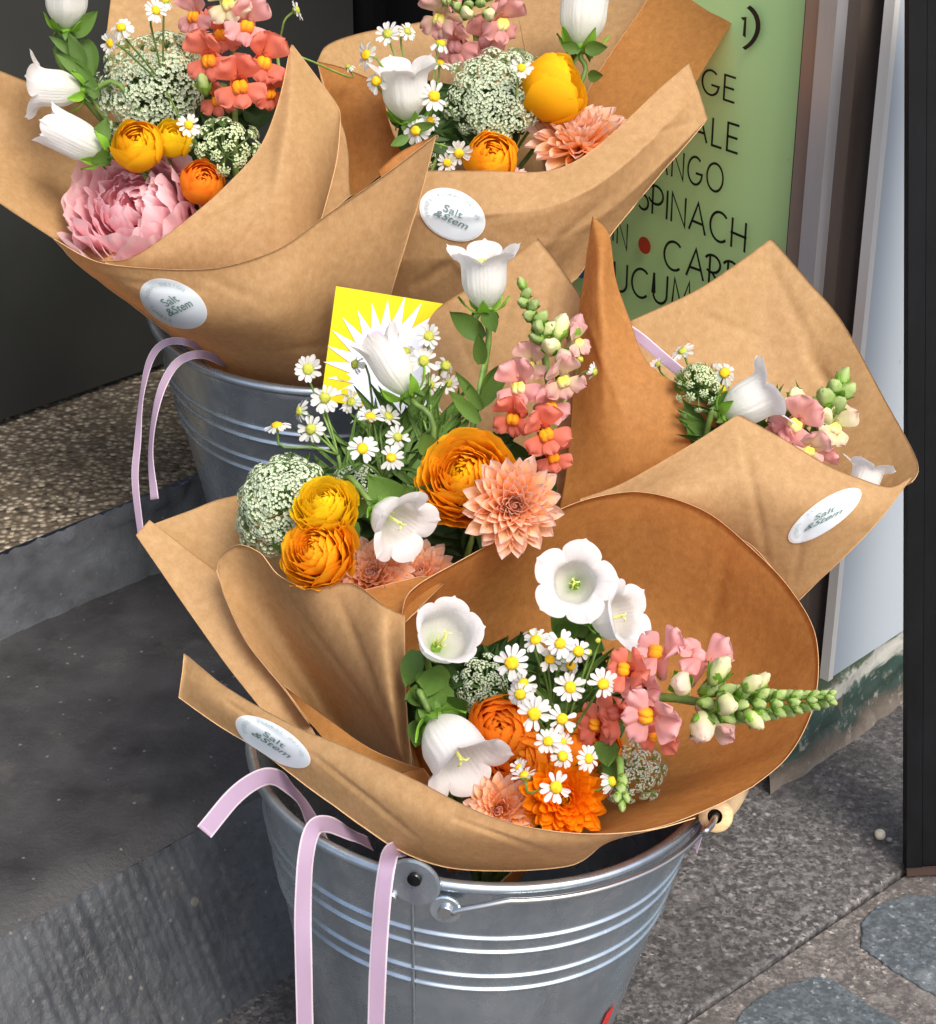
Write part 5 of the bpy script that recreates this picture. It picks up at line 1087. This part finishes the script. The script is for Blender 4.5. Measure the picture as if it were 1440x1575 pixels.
snapdragon([(1225, 650, 1.305, (.0, .1, 1), 38, (P_SPINK, P_PALY)), (1200, 676, 1.31, (-.5, -.1, .8), 28, PK), (1285, 655, 1.315, (.5, .1, .8), 32, CR), (1245, 690, 1.30, (.1, -.3, .9), 30, BL), (1262, 706, 1.31, (.2, -.4, .8), 24, (P_SPINK, P_SPINK))],
           [(1296, 582, 1.32, (.4, .9, .2), 26, P_BUDG), (1284, 596, 1.315, (-.2, .5, .8), 26, P_BUDG), (1302, 602, 1.315, (.6, .5, .6), 26, P_BUDG), (1270, 612, 1.31, (-.3, .5, .8), 32, P_BUDG), (1288, 622, 1.31, (.4, .3, .8), 28, P_BUDG), (1225, 612, 1.315, (-.3, .6, .7), 30, P_BUD), (1212, 622, 1.31, (-.6, .3, .7), 24, P_BUD), (1252, 625, 1.315, (0, .5, .8), 26, P_BUDG), (1268, 640, 1.31, (.1, .3, .9), 30, P_BUD)],
           [(1302, 575, 1.33), (1270, 630, 1.335), (1235, 700, 1.335)], G, 'pale pink and cream snapdragon in the right bouquet')
sprig('narrow light green leaves around the bellflower of the right bouquet', (1140, 680, 1.32), [((1150 + rnd.uniform(-70, 110), 690 + rnd.uniform(-20, 30), 1.32), (1140 + rnd.uniform(-110, 150), 610 + rnd.uniform(-40, 70), 1.305), rnd.choice((.0016, .003, .005))) for _ in range(36)], G, G_LEAF)
sprig('dark leaves deep inside the right bouquet', (1170, 700, 1.34), [((1160 + rnd.uniform(-70, 90), 690 + rnd.uniform(-20, 60), 1.345), (1150 + rnd.uniform(-70, 90), 660 + rnd.uniform(-20, 40), 1.33), .011) for _ in range(16)] + [((1110, 650, 1.31), (1118, 600, 1.30), .008), ((1120, 640, 1.31), (1150, 632, 1.29), .007)], G, G_LEAF)

# ================================================================ yellow card
cA, cB, cC, cD_ = W(517, 440, 1.405), W(700, 470, 1.41), W(685, 650, 1.39), W(494, 615, 1.385)
ex = (cB - cA); ey = (cD_ - cA); cn = ex.cross(ey).normalized()
if cn.dot(CAM - cA) < 0: cn = -cn
card = empty('greeting_card', Matrix.Translation(cA), 'yellow card with a white starburst standing behind the feverfew', 'card')
def cp(x, y, o_=0): return cA + ex * x + ey * y + cn * o_
v, f = box(cp(.5, .5, -.0008), ex * .5, ey * .5, cn * .0008)
CY = MT('card_yellow', .6, spec=.1); CY = CY.base(CY.ramp(CY.noise(9, 3), [(.3, '#c6b210'), (.7, '#d0be22')])).m
wlink('card_sheet', mesh('card_sheet', v, f, CY, False), card)
rr = random.Random(5); N = 26; v = [cp(.56, .62, .0006)]; 
for i in range(2 * N):
    a = 2 * math.pi * i / (2 * N) + .05; r = (.60 + rr.uniform(-.03, .03)) if i % 2 == 0 else .37
    if i % 2 == 0: a += .1
    v.append(cp(.56 + r * math.cos(a) * .98, .62 + r * math.sin(a), .0006))
wlink('starburst', mesh('starburst', v, [(0, 1 + i, 1 + (i + 1) % (2 * N)) for i in range(2 * N)], MT('card_white_print', .4).base('#b9bfcc').m, False), card)
def blob(x, y, rx, ry, c_, o_):
    k = 18; wlink('printed_spot', mesh('printed_spot', [cp(x + rx * math.cos(2 * math.pi * i / k), y + ry * math.sin(2 * math.pi * i / k), o_) for i in range(k)], [tuple(range(k))], c_, False), card)
CPINK = MT('card_pink_print', .4).base('#e58fb8').m; CRED = MT('card_coral_print', .4).base('#e0607a').m; CWH = MT('card_white_spot', .4).base('#f2f2f4').m
for q in ((.39, .42, .07, .09, CPINK, .001), (.45, .45, .04, .07, CPINK, .0013), (.41, .45, .035, .06, CWH, .0016), (.61, .55, .035, .045, CRED, .001), (.68, .60, .03, .03, CPINK, .0012), (.16, .78, .06, .03, CY, .001), (.2, .9, .05, .03, CY, .001)): blob(*q)

# ================================================================ ribbons
def ribbon(pts, wpx, label, wv=None, notch=False):
    P = [Vector(p) for p in crom([tuple(W(*q[:3])) for q in pts], 60)]
    tw = crom([(q[3] if len(q) > 3 else 0,) * 2 for q in pts], 60); ws = crom([((q[4] if len(q) > 4 else 1),) * 2 for q in pts], 60)
    v = []; f = []; tt = []; n = len(P)
    for i, p in enumerate(P):
        d = (P[min(i + 1, n - 1)] - P[max(i - 1, 0)]).normalized(); vd = (p - CAM).normalized()
        x = d.cross(vd).normalized(); x = Matrix.Rotation(R(tw[i][0] + 34 * noise.noise(p * 16)), 3, d) @ x; hw = wpx * ws[i][0] * 1.25 / FPX / 2
        for k in range(7):
            s = k / 3 - 1; v.append(p + x * hw * s + vd * .0008 * (s * s) * 0); tt.append(k / 6)
    for i in range(n - 1):
        for k in range(6): f.append((7 * i + k, 7 * i + k + 1, 7 * i + k + 8, 7 * i + k + 7))
    o = link('ribbon', mesh('ribbon', v, f, RIBBON, True, tt)); tag(o, label, 'ribbon', 'lilac ribbons tied to the wraps')
    s_ = o.modifiers.new('thick', 'SOLIDIFY'); s_.thickness = .0003
    return o
ribbon([(330, 548, 1.50, 0), (290, 527, 1.46, 0), (255, 527, 1.46, 0), (232, 552, 1.46, 10), (218, 610, 1.46, 40), (212, 680, 1.46, 20), (208, 740, 1.46, 20), (218, 830, 1.46, 35)], 13, 'left lilac ribbon hanging from the rear pail, the longer one')
ribbon([(350, 560, 1.50, 0), (310, 545, 1.46, 0), (275, 556, 1.455, 0), (252, 590, 1.45, 20), (238, 640, 1.445, 48), (232, 700, 1.445, 50), (238, 768, 1.44, 20)], 15, 'right lilac ribbon hanging from the rear pail, the shorter one')
ribbon([(500, 1310, 1.22, 30), (470, 1245, 1.20, 50), (448, 1215, 1.18, 40), (425, 1196, 1.16, 10), (398, 1198, 1.14, 0), (360, 1225, 1.12, 0), (314, 1280, 1.10, 0)], 25, 'lilac ribbon curling out to the left over the front pail rim')
ribbon([(570, 1298, 1.18, 60), (540, 1284, 1.155, 60), (505, 1268, 1.13, 20), (482, 1275, 1.115, 0), (470, 1320, 1.108, 0), (466, 1400, 1.108, 0), (467, 1480, 1.11, 0), (470, 1620, 1.125, 0)], 24, 'lilac ribbon hanging straight down the front pail, left of the pair')
ribbon([(620, 1305, 1.145, 0), (603, 1310, 1.118, 0), (596, 1330, 1.098, 0), (590, 1370, 1.094, 0), (585, 1430, 1.096, 0), (581, 1500, 1.10, 0), (577, 1620, 1.115, 0)], 24, 'lilac ribbon hanging down the front pail next to the handle ear')
ribbon([(1085, 1225, 1.19, 0, 1), (1080, 1250, 1.19, 0, .9), (1074, 1285, 1.19, 0, .7), (1072, 1313, 1.19, 0, .06)], 18, 'short lilac ribbon tip behind the wooden handle grip')
ribbon([(955, 500, 1.345, 0), (985, 520, 1.35, 0), (1020, 550, 1.35, 0), (1050, 575, 1.35, 0)], 18, 'lilac ribbon lying inside the right wrap beside the feverfew')
# keep objects that share nothing of their own tidy
for o in list(bpy.data.objects):
    if o.type == 'MESH' and o.parent is None and 'category' not in o and 'kind' not in o: o['kind'] = 'structure'
